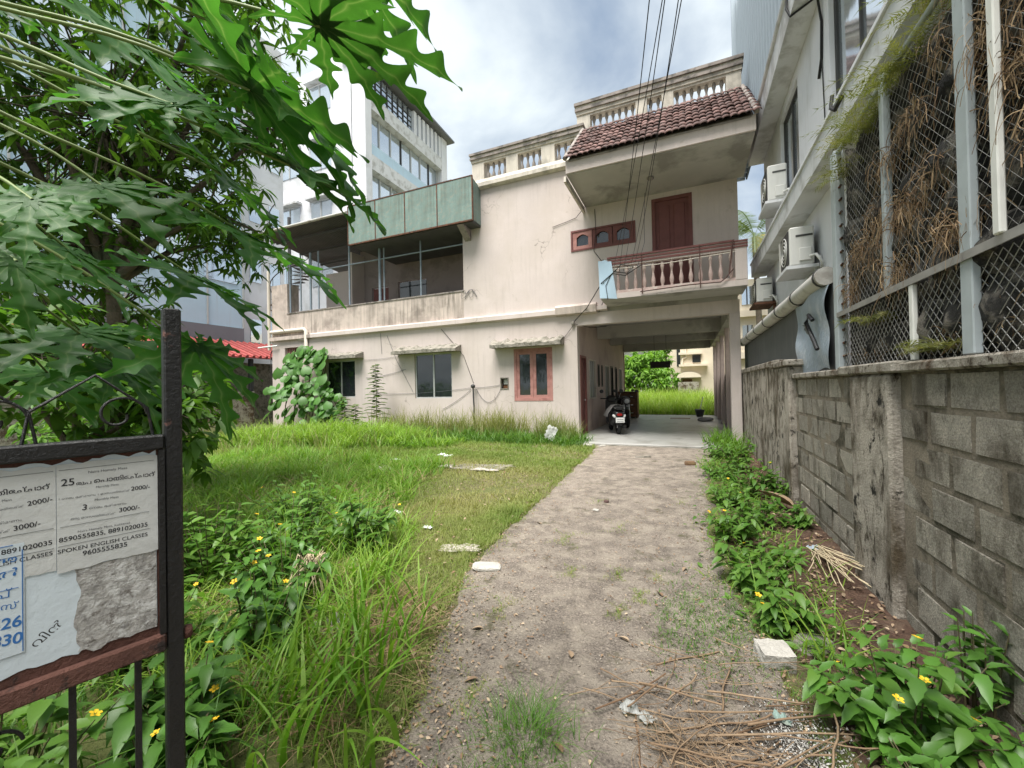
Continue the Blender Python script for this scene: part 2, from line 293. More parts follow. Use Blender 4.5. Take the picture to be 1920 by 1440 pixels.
M['darkgrass'] = foliage('dark_green_grass', (.055, .15, .018), (.12, .215, .035), rough=.5)
M['seedgrass'] = foliage('seeding_yellow_green_grass', (.13, .20, .045), (.27, .25, .11), rough=.6)
M['shrubleaf'] = mat('glossy_green_shrub_leaf', (.068, .165, .024), .42, .2, 6, 0, transl=.3, spec=.4, rnd=.25)
M['shrubstuff'] = foliage('green_shrub_leaves', (.065, .16, .022), (.125, .235, .04), rough=.45)
M['stem'] = mat('brown_green_stem', (.10, .085, .045), .85, .2, 10, .1, 50)
M['yellow'] = mat('yellow_petal', (.80, .50, .03), .6, .08, 9, 0, transl=.2)
M['papaya'] = mat('papaya_leaf', (.040, .125, .022), .5, .18, 5, .08, 30, attr=('vein', (.12, .20, .075)), transl=.5, spec=.4, rnd=.3, attrpow=14, blotch=((.10, .17, .03), 6, .62, .75))
M['petiole'] = mat('pale_green_petiole', (.15, .205, .06), .5, .15, 5, 0); M['trunk'] = mat('grey_brown_bark', (.13, .105, .08), .95, .25, 9, .5, 30, alt=(.07, .08, .05), altscale=4)
M['treeleaf'] = foliage('dark_tree_leaves', (.040, .10, .016), (.09, .18, .025), rough=.5, transl=.45)
M['roundleaf'] = mat('broad_round_leaf', (.075, .18, .035), .45, .14, 3, 0, transl=.3, rnd=.22, spec=.4)
M['feather'] = foliage('feathery_leaflets', (.07, .13, .035), (.12, .17, .05), rough=.6)
M['backbush'] = foliage('bright_green_bush', (.11, .24, .028), (.20, .34, .06), rough=.55, transl=.4)
M['backgrass'] = foliage('bright_yellow_green_grass', (.19, .34, .022), (.36, .42, .13), rough=.6, transl=.4)
M['palm'] = foliage('coconut_leaflets', (.075, .125, .06), (.30, .24, .06), rough=.5)
M['fern'] = foliage('yellow_green_fern', (.12, .14, .045), (.20, .19, .085), rough=.6, transl=.4)
M['cream'] = mat('cream_painted_wall', (.70, .62, .50), .88, .06, 1, .05, 25, streak=((.40, .34, .24), .55, .75, .5))
M['stone'] = mat('pale_concrete_lump', (.44, .42, .38), .92, .12, 9, .4, 45, fine=.1)
M['cable'] = mat('black_cable', (.012, .012, .012), .6, .1, 5, 0)
M['deadleaf'] = mat('dry_fallen_leaf', (.17, .105, .062), .9, .3, 9, .1, 40, attr=('tint', (.42, .33, .23)))
M['twig'] = mat('dry_twig', (.27, .195, .125), .92, .25, 12, .2, 60, attr=('tint', (.14, .085, .05)))
M['plasticbag'] = mat('crumpled_white_plastic', (.47, .48, .47), .35, .1, 8, .6, 14, transl=.25)
M['gravelw'] = mat('white_stone_chips', (.58, .57, .54), .9, .15, 8, .3, 40, attr=('tint', (.36, .34, .30)))
def driveway_mat():
    m = mat('worn_driveway_concrete', (.285, .245, .21), .95, .3, 2.2, 1.0, 48, alt=(.43, .375, .315), altscale=5.5, altpos=(.42, .64), blotch=((.15, .14, .085), 3.6, .58, .68), fine=.6)
    nt = m.node_tree; N, L = nt.nodes, nt.links; b = N['Principled BSDF']
    src = b.inputs['Base Color'].links[0].from_socket
    tc = N.new('ShaderNodeTexCoord')
    v = N.new('ShaderNodeTexVoronoi'); v.inputs['Scale'].default_value = 26; L.new(tc.outputs['Object'], v.inputs['Vector'])
    r = N.new('ShaderNodeValToRGB'); r.color_ramp.elements[0].position = .12; r.color_ramp.elements[1].position = .3; r.color_ramp.elements[0].color = (1.3, 1.27, 1.22, 1); r.color_ramp.elements[1].color = (.93, .92, .9, 1); L.new(v.outputs['Distance'], r.inputs[0])
    x = N.new('ShaderNodeMix'); x.data_type = 'RGBA'; x.blend_type = 'MULTIPLY'; x.inputs['Factor'].default_value = 1; L.new(src, x.inputs['A']); L.new(r.outputs[0], x.inputs['B'])
    v2 = N.new('ShaderNodeTexVoronoi'); v2.feature = 'DISTANCE_TO_EDGE'; v2.inputs['Scale'].default_value = 1.5
    wp = N.new('ShaderNodeTexNoise'); wp.inputs['Scale'].default_value = 3; wm = N.new('ShaderNodeVectorMath'); wm.operation = 'MULTIPLY_ADD'; wm.inputs[1].default_value = (.9,)*3; L.new(tc.outputs['Object'], wp.inputs['Vector']); L.new(wp.outputs['Color'], wm.inputs[0]); L.new(tc.outputs['Object'], wm.inputs[2]); L.new(wm.outputs[0], v2.inputs['Vector'])
    r2 = N.new('ShaderNodeValToRGB'); r2.color_ramp.elements[0].position = .0; r2.color_ramp.elements[1].position = .022; r2.color_ramp.elements[0].color = (.36, .35, .31, 1); r2.color_ramp.elements[1].color = (1, 1, 1, 1); L.new(v2.outputs['Distance'], r2.inputs[0])
    y = N.new('ShaderNodeMix'); y.data_type = 'RGBA'; y.blend_type = 'MULTIPLY'; y.inputs['Factor'].default_value = .38; L.new(x.outputs['Result'], y.inputs['A']); L.new(r2.outputs[0], y.inputs['B'])
    L.new(y.outputs['Result'], b.inputs['Base Color']); return m
M['drive'] = driveway_mat()
M['dusk'] = mat('shade_darkened_inner_plaster', (.27, .225, .215), .9, .1, 1, .1, 30, alt=(.20, .165, .155), altscale=.9)  # plaster colour darkened to carry the shade inside the terrace
M['pinkbal'] = mat('faded_pink_baluster_paint', (.50, .375, .34), .85, .12, 5, .1, 40, alt=(.58, .50, .45), altscale=7)
M['skyglass'] = glass('pale_reflective_glass', (.62, .68, .74), .08); M['skyglass'].node_tree.nodes['Principled BSDF'].inputs['Metallic'].default_value = .8
# ---------------------------------------------------------------- ground, driveway, carport floor
LEFT = [(-4,-.8),(0,-1.02),(1.2,-1.10),(1.83,-1.36),(2.6,-1.62),(3.28,-1.78),(5,-1.86),(7,-1.97),(9.2,-2.06),(10.6,-2.25)]
RIGHT = [(-4,.7),(0,.62),(1.5,.46),(2.4,.46),(3.2,.30),(4.4,.20),(6,.25),(8,.33),(10.6,.48)]
def edge(tab, y): return np.interp(y, [a for a, _ in tab], [b for _, b in tab])
def nz(x, y, s, ph=0):
    """cheap smooth noise, about -1..1"""
    return (np.sin(x*s*1.7+ph+1.3*np.sin(y*s*.9+ph))+np.sin(y*s*2.1-ph*2+1.1*np.sin(x*s*1.3+2*ph))+.5*np.sin((x+y)*s*4.3+ph)+.5*np.sin((x-y)*s*5.1-ph))/3
def gh(x, y):
    x = np.asarray(x, float); y = np.asarray(y, float)
    l, r = edge(LEFT, y), edge(RIGHT, y); near = (y > -4) & (y < 24)
    g = .025*nz(x, y, .9, 1)+.012*nz(x, y, 3.1, 2)
    left = np.clip((l-x)/.6, 0, 1); right = np.clip((x-r)/.35, 0, 1)
    h = np.where(x < l, .03*left+g*left, np.where(x > r, -.07*right+.6*g*right, 0))
    h = h+.14*np.exp(-(((x+8.2)/3.0)**2+((y-8.6)/1.6)**2))*left
    fl = np.clip((10.4-y)/.4, 0, 1)*1.0+np.where(y > 21.5, 1, 0)
    carport = (x > -3.2) & (x < 1.3)
    h = np.where(carport, h*fl-.02*(1-fl), h)
    return np.where(near & (x > -19) & (x < 1.4), h, 0)
fx = np.concatenate([[-900,-300,-120,-60,-35,-24], np.arange(-19,-4,.3), np.arange(-4,1.6,.09), np.arange(2,8,1.2), [14,30,70,200,900]])
fy = np.concatenate([[-900,-300,-90,-40,-16,-8,-5], np.arange(-4,5,.09), np.arange(5,12.4,.2), np.arange(12.5,34,.8), [45,70,150,400,900]])
gx, gy = np.meshgrid(fx, fy); l_, r_ = edge(LEFT, gy), edge(RIGHT, gy)
gz = gh(gx, gy)-np.where((gx > l_+.05) & (gx < r_-.05) & (gy > -4) & (gy < 10.6), .03, 0)
nx, ny = len(fx), len(fy); ii = np.arange(nx*ny).reshape(ny, nx)
gf = np.stack([ii[:-1,:-1], ii[:-1,1:], ii[1:,1:], ii[1:,:-1]], -1).reshape(-1, 4)
stuff('ground', np_mesh('ground', np.stack([gx, gy, gz], -1).reshape(-1, 3), gf, True), M['soil'], kind='structure')
# strip of red-brown soil and litter between the driveway and the block wall
ys = np.arange(-1, 11.4, .06); cols = 26; t = np.linspace(0, 1, cols)
rl = edge(RIGHT, ys)[:, None]+.10+.10*nz(ys*3, ys, 1.3)[:, None]; xg = rl+(1.27-rl)*t; yg = np.repeat(ys[:, None], cols, 1)
ed = np.minimum(1, np.minimum(t*9, 1))
zg = gh(xg, yg)+(.012+.022*np.abs(nz(xg*3, yg*3, 3.3, 4))+.016*np.abs(nz(xg*9, yg*9, 3.1, 1)))*ed-.012*(1-ed)
i2 = np.arange(xg.size).reshape(xg.shape); f2 = np.stack([i2[:-1,:-1], i2[:-1,1:], i2[1:,1:], i2[1:,:-1]], -1).reshape(-1, 4)
stuff('soil_strip', np_mesh('soil_strip', np.stack([xg, yg, zg], -1).reshape(-1, 3), f2, True), M['laterite'], kind='structure')
# driveway sheet with a broken left edge
ys = np.arange(-4, 10.62, .05); cols = 46; t = np.linspace(0, 1, cols)
le = edge(LEFT, ys)+.055*nz(ys*2.5, ys*1.1, 1.6, 3)+.02*nz(ys*9, ys*2, 2.2, 1); re = edge(RIGHT, ys)+.09*nz(ys*2, ys, 1.5, 5)+.03*nz(ys*9, ys*2, 2.2, 7)
xg = le[:, None]+(re-le)[:, None]*t; yg = np.repeat(ys[:, None], cols, 1)
zg = .012+.005*nz(xg, yg, 2.2, 3)+.004*nz(xg*4, yg*4, 2, 6); zg[:, 0] = -.05; zg[:, -1] = -.05
i2 = np.arange(xg.size).reshape(xg.shape); f2 = np.stack([i2[:-1,:-1], i2[:-1,1:], i2[1:,1:], i2[1:,:-1]], -1).reshape(-1, 4)
stuff('driveway', np_mesh('driveway', np.stack([xg, yg, zg], -1).reshape(-1, 3), f2, True), M['drive'], kind='structure')
b = MB().cbox(-2.97, 1.24, 10.52, 21.4, -.2, .055, .012)
build(b, 'carport_floor', M['floorc'], kind='structure')
b = MB().box(-2.6, .9, 10.38, 10.515, -.2, .02); build(b, 'threshold_strip', M['oldconc'], kind='structure')
# ---------------------------------------------------------------- the house
FY = 11.7                                             # facade plane
H = thing('house', (-6, 16, 0), 'two storey peach plastered house with a drive-through carport and tiled balcony awning', 'house')
def hp(mb, name, m, parent=None, **k): return build(mb, name, M[m], parent or H, **k)
WR, WM, WL = (-4.97,-3.72,1.11,2.72), (-8.73,-7.23,1.22,2.75), (-12.9,-11.45,1.28,2.69)
MET = (-5.45,-5.16,1.48,1.85); UW = (-3.07,-1.24,5.47,6.08); DR = (-.81,.20,3.86,6.56)
b = MB().wall(-15.95, -2.95, -.2, 3.64, [WR, WM, WL, MET, (-15.2,-14.3,2.55,3.35)], FY, FY+.25)
b.box(-15.95, -15.7, FY+.25, 21.2, -.2, 3.64); b.box(-15.7, -3.2, 20.95, 21.2, -.2, 3.64)
hp(b, 'ground_floor_wall', 'plaster')
# inner rooms keep the windows dark
hp(MB().box(-15.7, -3.2, 14.4, 14.6, -.1, 3.6), 'partition_wall', 'plaster_in')
hp(MB().box(-15.9, 1.2, FY+.03, 21.15, 3.64, 3.80), 'floor_slab', 'soffit')
hp(MB().wall(-6.72, 1.25, 3.802, 7.96, [UW, DR], FY, FY+.25), 'upper_wall', 'plaster')
b = MB().wall(FY+.25, 21.2, 3.802, 7.96, [(13.4,14.9,5.0,6.4)], 1.0, 1.25, 'y'); b.box(-6.72, 1.0, 20.95, 21.2, 3.802, 7.96); b.wall(FY+.25, 20.95, 3.802, 7.96, [(16.0,17.0,3.9,6.1)], -6.72, -6.47, 'y')
hp(b, 'upper_side_wall', 'plaster')
hp(MB().box(-6.47, 1.0, 14.2, 14.4, 3.802, 7.96), 'upper_partition', 'plaster_in')
hp(MB().box(-6.75, 1.28, FY-.02, 21.2, 7.962, 8.12), 'roof_slab', 'soffit')
# string course along the facade, with the broken lump over the carport corner
b = MB().prism([(FY+.01,3.62),(FY-.13,3.66),(FY-.13,3.79),(FY-.10,3.83),(FY+.01,3.83)], 'x', -13.6, -3.55); hp(b, 'string_course', 'plaster')
b = MB().prism([(FY+.01,3.60),(FY-.17,3.64),(FY-.19,3.84),(FY-.10,3.91),(FY+.01,3.92)], 'x', -3.55, -2.35); hp(b, 'chipped_ledge', 'plaster_dirty')
hp(MB().prism([(FY+.01,3.66),(FY-.12,3.69),(FY-.12,3.80),(FY+.01,3.82)], 'x', -2.35, -2.05), 'string_course', 'plaster')
b = MB().prism([(FY+.01,3.62),(FY-.13,3.66),(FY-.13,3.79),(FY+.01,3.83)], 'x', -15.95, -13.6); hp(b, 'string_course', 'plaster_dirty')
# terrace parapet and its end pier
hp(MB().box(-15.02, -6.722, FY+.004, FY+.2, 3.802, 4.73), 'terrace_parapet', 'plaster_dirty')
hp(MB().box(-15.04, -6.70, FY-.02, FY+.22, 4.73, 4.775), 'parapet_cap', 'cornice')
hp(MB().box(-15.95, -15.02, FY+.004, FY+.55, 3.802, 5.98), 'end_pier', 'plaster_dirty')
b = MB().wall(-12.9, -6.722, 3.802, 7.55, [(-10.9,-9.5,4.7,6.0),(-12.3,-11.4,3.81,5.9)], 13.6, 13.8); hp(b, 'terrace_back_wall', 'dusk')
b = MB().wall(FY+1.2, 13.6, 3.802, 7.3, [], -12.9, -12.7, 'y'); hp(b, 'terrace_cross_wall', 'plaster')
hp(MB().box(-14.6, -12.9, 13.3, 13.45, 3.802, 6.7), 'terrace_side_wall', 'plaster')
hp(MB().box(-10.85, -9.55, 13.65, 13.7, 4.75, 5.95), 'window_pane', 'glass')
hp(MB().box(-12.25, -11.45, 13.66, 13.72, 3.82, 5.85), 'door_leaf', 'maroon')
for x, r in ((-14.95,.035),(-14.34,.03),(-13.79,.045),(-13.35,.03),(-11.74,.035),(-10.28,.05),(-10.08,.03),(-8.47,.03)):
    hp(MB().tube([(x, FY+.1, 4.77), (x, FY+.1, 7.1)], r, 8), 'terrace_pole', 'bluepole')
hp(MB().tube([(-14.9, FY+.1, 6.33), (-6.74, FY+.1, 6.33)], .025, 6), 'terrace_rail', 'bluepole')
# terrace roof: dark corrugated sheet on the left, boxed verdigris fascia on the right
xs = np.arange(-15.6, -11.0, .06); b = MB(); v = []; f = []
for k, x in enumerate(xs):
    d = .018*(k % 2); v += [(x, 10.95, 7.86+d), (x, 15.4, 7.30+d)]
    if k: f.append((2*k-2, 2*k, 2*k+1, 2*k-1))
b.add(v, f); hp(b, 'corrugated_roof_sheet', 'darksheet')
hp(MB().tube([(-15.6, 10.95, 7.88), (-11.0, 10.95, 7.88)], .05, 8), 'roof_edge_roll', 'greypipe')
for y, z in ((11.6,7.73),(12.7,7.6),(13.8,7.45)): hp(MB().box(-15.5, -11.05, y, y+.06, z-.09, z-.02), 'purlin', 'darksheet')
GB = hp(MB().box(-11.06, -6.03, 11.14, 11.17, 6.80, 8.10), 'fascia_backing', 'darksheet')
gx_ = [-11.08, -9.84, -8.58, -7.30, -6.01]
for i in range(4): hp(MB().cbox(gx_[i]+.012, gx_[i+1]-.012, 11.10, 11.137, 6.78, 8.12, .004), 'verdigris_panel', 'greensheet')
for i in range(5): hp(MB().box(gx_[i]-.016, gx_[i]+.016, 11.085, 11.139, 6.77, 8.125), 'panel_batten', 'rust')
b = MB().box(-11.09, -6.0, 11.09, 11.14, 6.735, 6.778).box(-11.09, -6.0, 11.09, 11.14, 8.126, 8.15); hp(b, 'panel_trim', 'rust')
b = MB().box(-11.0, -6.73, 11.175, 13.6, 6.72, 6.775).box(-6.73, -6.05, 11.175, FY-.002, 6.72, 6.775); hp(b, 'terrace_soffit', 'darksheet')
b = MB().prism([(11.175,6.78),(FY-.002,6.78),(FY-.002,8.0),(11.175,8.1)], 'x', -6.07, -6.03); hp(b, 'fascia_end_sheet', 'greensheet')
b = MB().prism([(11.12,8.151),(15.2,8.35),(15.2,8.38),(11.12,8.18)], 'x', -11.06, -6.76); hp(b, 'terrace_top_sheet', 'darksheet')
b = MB().prism([(11.17,6.72),(FY-.003,6.35),(FY-.003,6.72)], 'x', -6.62, -6.4); hp(b, 'bracket', 'cornice')
# ground floor windows
def hood(x0, x1, z, dep, broken):
    rr = random.Random(int(x0*-100)); n = 26; top = []; b = MB()
    xs = np.linspace(x0, x1, n); v = []; f = []
    for k, x in enumerate(xs):
        t_ = .065+(.05*rr.random() if broken else .015*rr.random()); d = dep*(1-.08*rr.random()); bk = .085+.09*rr.random()*broken
        v += [(x, FY+.02, z), (x, FY-d, z-.02+.008*rr.random()), (x, FY-d, z+t_), (x, FY-d*.45, z+t_+bk), (x, FY+.02, z+t_+bk+.06)]
        if k:
            o = 5*k
            for a in range(5): f.append((o-5+a, o-5+(a+1) % 5, o+(a+1) % 5, o+a))
    b.add(v, f); b.add(v[:5], [(0,1,2,3,4)]); b.add(v[-5:], [(4,3,2,1,0)])
    return hp(b, 'window_hood', 'oldconc', label='crumbling mossy concrete sunshade over a ground floor window')
hood(-5.62, -3.34, 2.77, .42, 1); hood(-9.44, -6.85, 2.77, .42, .7); hood(-13.5, -11.02, 2.75, .42, .3)
def frame(w, fr, y0, y1): return MB().box(w[0], w[0]+fr, y0, y1, w[2], w[3]).box(w[1]-fr, w[1], y0, y1, w[2], w[3]).box(w[0]+fr, w[1]-fr, y0, y1, w[2], w[2]+fr).box(w[0]+fr, w[1]-fr, y0, y1, w[3]-fr, w[3])
def sliding_window(w, lab):
    wn_ = hp(frame(w, .045, FY+.05, FY+.11), 'window', 'alu', label=lab)
    m = (w[0]+w[1])/2
    build(MB().box(m-.028, m+.028, FY+.055, FY+.105, w[2]+.045, w[3]-.045), 'mullion', M['alu'], wn_)
    for a, c in ((w[0]+.045, m-.028), (m+.028, w[1]-.045)): build(MB().box(a, c, FY+.075, FY+.085, w[2]+.045, w[3]-.045), 'pane', M['glass'], wn_)
sliding_window(WM, 'two pane sliding window in a grey aluminium frame'); sliding_window(WL, 'dark two pane sliding window half hidden by the climber')
wn_ = hp(frame(WR, .085, FY-.01, FY+.10), 'window', 'pinkwood', label='faded pink wooden casement window with two glazed leaves')
m = (WR[0]+WR[1])/2
for a, c in ((WR[0]+.085, m-.004), (m+.004, WR[1]-.085)):
    lf = build(frame((a, c, WR[2]+.085, WR[3]-.085), .095, FY+.012, FY+.06), 'casement', M['pinkwood'], wn_)
    build(MB().box(a+.095, c-.095, FY+.03, FY+.038, WR[2]+.18, WR[3]-.18), 'pane', M['glass'], wn_)
# meter niche
mt = hp(MB().box(MET[0], MET[1], FY+.20, FY+.22, MET[2], MET[3]), 'meter_niche', 'acdark')
build(frame(MET, .03, FY-.015, FY+.05), 'niche_frame', M['oldconc'], mt); build(MB().cbox(-5.38,-5.24,FY+.09,FY+.20,1.63,1.80,.01), 'meter', M['acwhite'], mt); build(MB().cbox(-5.40,-5.21,FY+.10,FY+.20,1.50,1.60,.01), 'fuse_box', M['brownwood'], mt)
# upper window of three small casements with arched panes
wn_ = hp(frame(UW, .05, FY-.02, FY+.10), 'window', 'maroon', label='maroon row of three small casements with arched panes')
w3 = (UW[1]-UW[0]-.1)/3
for i in range(3):
    a = UW[0]+.05+i*w3+.008; c = a+w3-.016; z0, z1 = UW[2]+.055, UW[3]-.055
    n = 9; b = MB(); px0, px1, pz0, pz1 = a+.11, c-.11, z0+.09, z1-.17
    arch = [(px0+(px1-px0)*k/(n-1), pz1+.09*math.sin(math.pi*k/(n-1))) for k in range(n)]
    y0, y1 = FY+.0, FY+.05
    b.box(a, px0, y0, y1, z0, z1).box(px1, c, y0, y1, z0, z1).box(px0, px1, y0, y1, z0, pz0)
    b.prism([(px0, z1)]+arch+[(px1, z1)], 'y', y0, y1)
    build(b, 'casement', M['pinkwood'] if i == 0 else M['maroon'], wn_)
    build(MB().box(px0-.02, px1+.02, FY+.051, FY+.058, pz0-.02, z1-.01), 'pane', M['glass'], wn_)
# balcony door
dr = hp(frame(DR, .09, FY-.02, FY+.10), 'door', 'maroon', label='tall maroon panelled balcony door')
x0, x1, z0, z1 = DR[0]+.09, DR[1]-.09, DR[2]+.09, DR[3]-.09
build(MB().box(x0, x1, FY+.03, FY+.06, z0, z1), 'door_leaf', M['maroon'], dr)
mx_ = (x0+x1)/2
for (a, c) in ((x0+.09, mx_-.05), (mx_+.05, x1-.09)):
    for (p, q) in ((z0+.12, z0+1.0), (z0+1.12, z1-.12)): build(MB().cbox(a, c, FY+.012, FY+.031, p, q, .012), 'panel', M['maroon'], dr)
# balcony
BY = 10.7
bal = hp(MB().box(-2.04, 1.31, BY, FY-.002, 3.765, 3.90), 'balcony', 'plaster')
build(MB().box(-2.03, 1.30, BY+.012, FY-.01, 3.752, 3.764), 'balcony_soffit', M['soffit'], bal)
build(MB().box(-1.75, 1.06, BY+.02, BY+.14, 3.902, 3.97), 'balcony_kerb', M['pinkbal'], bal)
build(MB().cbox(1.06, 1.31, BY-.005, BY+.24, 3.902, 4.82, .012), 'balcony_pier', M['plaster'], bal)
build(MB().box(-2.04, 1.06, BY+.01, BY+.15, 4.60, 4.64), 'rail_bed', M['plaster'], bal)
for z0_, z1_, o, mm in ((4.642,4.688,.0,'maroon'),(4.690,4.720,.02,'plaster'),(4.722,4.766,.0,'maroon'),(4.768,4.795,.02,'plaster'),(4.797,4.84,-.02,'maroon')):
    build(MB().box(-1.86, 1.055, BY+o-.01, BY+.17-o, z0_, z1_), 'handrail', M[mm], bal)
for k in range(3): build(MB().box(1.06, 1.325, BY-.025, BY+.25, 4.65+k*.065, 4.685+k*.065), 'pier_band', M['maroon'], bal)
prof = [(.030,0),(.034,.05),(.052,.12),(.048,.20),(.030,.28),(.022,.36),(.030,.42),(.046,.50),(.040,.56),(.03,.63)]
bp0 = build(MB().lathe(prof, (-1.60, BY+.08, 3.97), 10), 'baluster', M['pinkbal'], bal)
for k in range(1, 13): clone(bp0, bp0.location+Vector((k*2.58/12, 0, 0)), bal)
for x in (-1.0, .32): build(MB().tube([(x, BY-.045, 3.80), (x, BY-.045, 4.82)], .012, 6), 'rail_rod', M['grille'], bal)
build(MB().tube([(1.02, BY-.045, 4.82), (.93, BY-.045, 4.06)], .016, 6), 'bent_rod', M['grille'], bal)
build(MB().tube([(-1.05, BY-.05, 3.86), (.1, BY-.05, 3.90), (.75, BY-.05, 3.885), (.86, BY-.05, 3.97), (1.02, BY-.05, 4.16)], .014, 6), 'loose_strap', M['grille'], bal)
build(MB().tube([(-1.75, BY-.01, 4.52), (-.4, BY-.015, 4.50), (1.05, BY-.01, 4.56)], .012, 6), 'conduit', M['pvc'], bal)
# pale blue sheet wired to the balcony end
n = 8; v = []; f = []
for i in range(n+1):
    for j in range(5):
        t, u = i/n, j/4; v.append((-2.09+.34*u+.08*t*u*1.2+.03*t, BY-.03+.02*math.sin(3*u+4*t), 4.78-.98*t-.05*u+.04*(j == 2)*(i == 0)))
for i in range(n):
    for j in range(4): a = i*5+j; f.append((a, a+1, a+6, a+5))
hp(MB().add(v, f, True), 'tin_sheet', 'bluepaint', bal if False else None, label='pale blue sheet tied over the balcony end')
# deep tiled awning over the balcony
aw = hp(MB().box(-2.62, 1.39, 9.72, FY-.002, 6.70, 6.76), 'tiled_awning', 'soffit', label='deep sloping awning of small weathered terracotta tiles')
build(MB().box(-2.63, 1.40, 9.66, 9.715, 6.72, 7.04), 'awning_fascia', M['plaster'], aw)
for x0_, x1_ in ((-2.63,-2.56),(1.33,1.40)): build(MB().prism([(9.717,6.762),(FY-.002,6.762),(FY-.002,8.85),(9.717,7.0)], 'x', x0_, x1_), 'awning_cheek', M['plaster'], aw)
build(MB().prism([(9.64,7.02),(FY-.01,8.90),(FY-.01,8.86),(9.64,6.98)], 'x', -2.555, 1.325), 'awning_deck', M['cornice'], aw)
build(MB().prism([(9.70,6.55),(9.74,6.70),(FY-.01,6.70),(FY-.01,6.55)], 'x', -2.70, -2.64), 'awning_edge_beam', M['parapet'], aw)
# tiles: arched barrel tiles with a scalloped lower lip; one mesh shared by all
slope = math.atan2(1.88, 2.05); L_ = math.hypot(1.88, 2.05); ncol, nrow = 29, 9; tw = 4.12/ncol; tl = L_/nrow
v = []; f = []; seg = 6
for i in range(3):
    t = i/2
    for k in range(seg+1):
        a = math.pi*k/seg; u = -math.cos(a)*tw*.56; h = math.sin(a)*tw*.42*(1-.12*t); lip = -.05*math.sin(a) if i == 0 else 0
        v.append((u, (t*1.25-.12)*tl+lip, h+.045*(1-t)))
for i in range(2):
    for k in range(seg): a = i*(seg+1)+k; f.append((a, a+1, a+seg+2, a+seg+1))
v += [(x, y, z-.022) for (x, y, z) in v[:seg+1]]; o = 3*(seg+1)
for k in range(seg): f.append((k+1, k, o+k, o+k+1))
tm = bpy.data.meshes.new('roof_tile'); tm.from_pydata(v, [], f); tm.polygons.foreach_set('use_smooth', [True]*len(f)); tm.update(); tm.materials.append(M['tile'])
rt = random.Random(3); base = Vector((0, 9.63, 7.02)); sd = Vector((0, math.cos(slope), math.sin(slope)))
for r0 in range(nrow):
    for c0 in range(ncol):
        p = base+sd*(r0*tl)+Vector((-2.62+tw*(c0+.5)+(.0 if r0 % 2 else tw*.0), 0, .012))+Vector((rt.uniform(-.008,.008), rt.uniform(-.012,.012), rt.uniform(0,.012)))
        o = bpy.data.objects.new('roof_tile', tm); COL.objects.link(o); o.parent = aw; o.location = p-ORG[aw.name]; o.rotation_euler = (slope+rt.uniform(-.03,.03), rt.uniform(-.03,.03), rt.uniform(-.03,.03))
for x in (-2.63, 1.41): build(MB().tube([(x, 9.60, 7.06), (x, FY-.05, 8.95)], .055, 8), 'verge_tile', M['cornice'], aw)
# soffit lamp and drip stain fitting
lp = hp(MB().lathe([(.03,0),(.08,-.01),(.085,-.04),(.05,-.07),(.0,-.08)], (-.75, 10.7, 6.70), 10), 'soffit_lamp', 'cornice')
# roof parapets with balusters
def parapet(name, x0, x1, z0, zo0, zo1, z1, ops, y0, lab, cor):
    p = hp(MB().wall(x0, x1, z0, zo1+.06, [(a, c, zo0, zo1) for a, c in ops], y0, y0+.28), name, 'parapet', label=lab)
    h = z1-zo1-.06
    for k, (e, a0, a1, mm) in enumerate(((.03,0,.3,'parapet'),(.075,.3,.55,'cornice'),(.05,.55,.75,'parapet'),(.10,.75,1,'cornice'))):
        build(MB().box(x0-e*.6, x1+e*.6, y0-e, y0+.28+e, zo1+.061+h*a0, zo1+.06+h*a1-.001), 'coping', M[mm], p)
    hh = zo1-zo0; s = hh/.63; pr = [(r*1.15, z*s) for r, z in prof]
    bb = None
    for a, c in ops:
        n = max(2, round((c-a)/.19))
        for k in range(n):
            x = a+(k+.5)*(c-a)/n
            if bb is None: bb = build(MB().lathe(pr, (x, y0+.14, zo0), 8), 'baluster', M['cornice'], p); bx = x  # darker cornice tone on the balusters stands in for shade in the openings
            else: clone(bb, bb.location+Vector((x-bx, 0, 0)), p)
    return p
parapet('roof_parapet', -6.31, -2.66, 8.12, 8.27, 8.78, 9.12, [(-5.88,-5.10),(-4.70,-3.93),(-3.51,-2.9)], FY-.02, 'lower roof parapet with openings of small balusters', 1)
parapet('roof_parapet', -2.85, 1.42, 8.12, 8.95, 9.46, 9.86, [(-2.46,-1.18),(-.88,-.49),(-.19,1.07)], FY+.15, 'higher roof parapet with balusters above the tiled awning', 1)
hp(MB().prism([(FY-.021,7.93),(FY-.15,7.98),(FY-.15,8.10),(FY-.021,8.26)], 'x', -6.36, -2.64), 'roof_string_course', 'parapet')
b = MB().box(-6.31, -6.15, FY+.27, 20.9, 8.121, 9.0).box(1.26, 1.42, FY+.44, 20.9, 8.121, 9.8); hp(b, 'side_parapet', 'parapet')
hp(MB().lathe([(.05,0),(.05,.4)], (-6.33, FY-.30, 7.95), 8, 'y'), 'roof_spout', 'cornice')
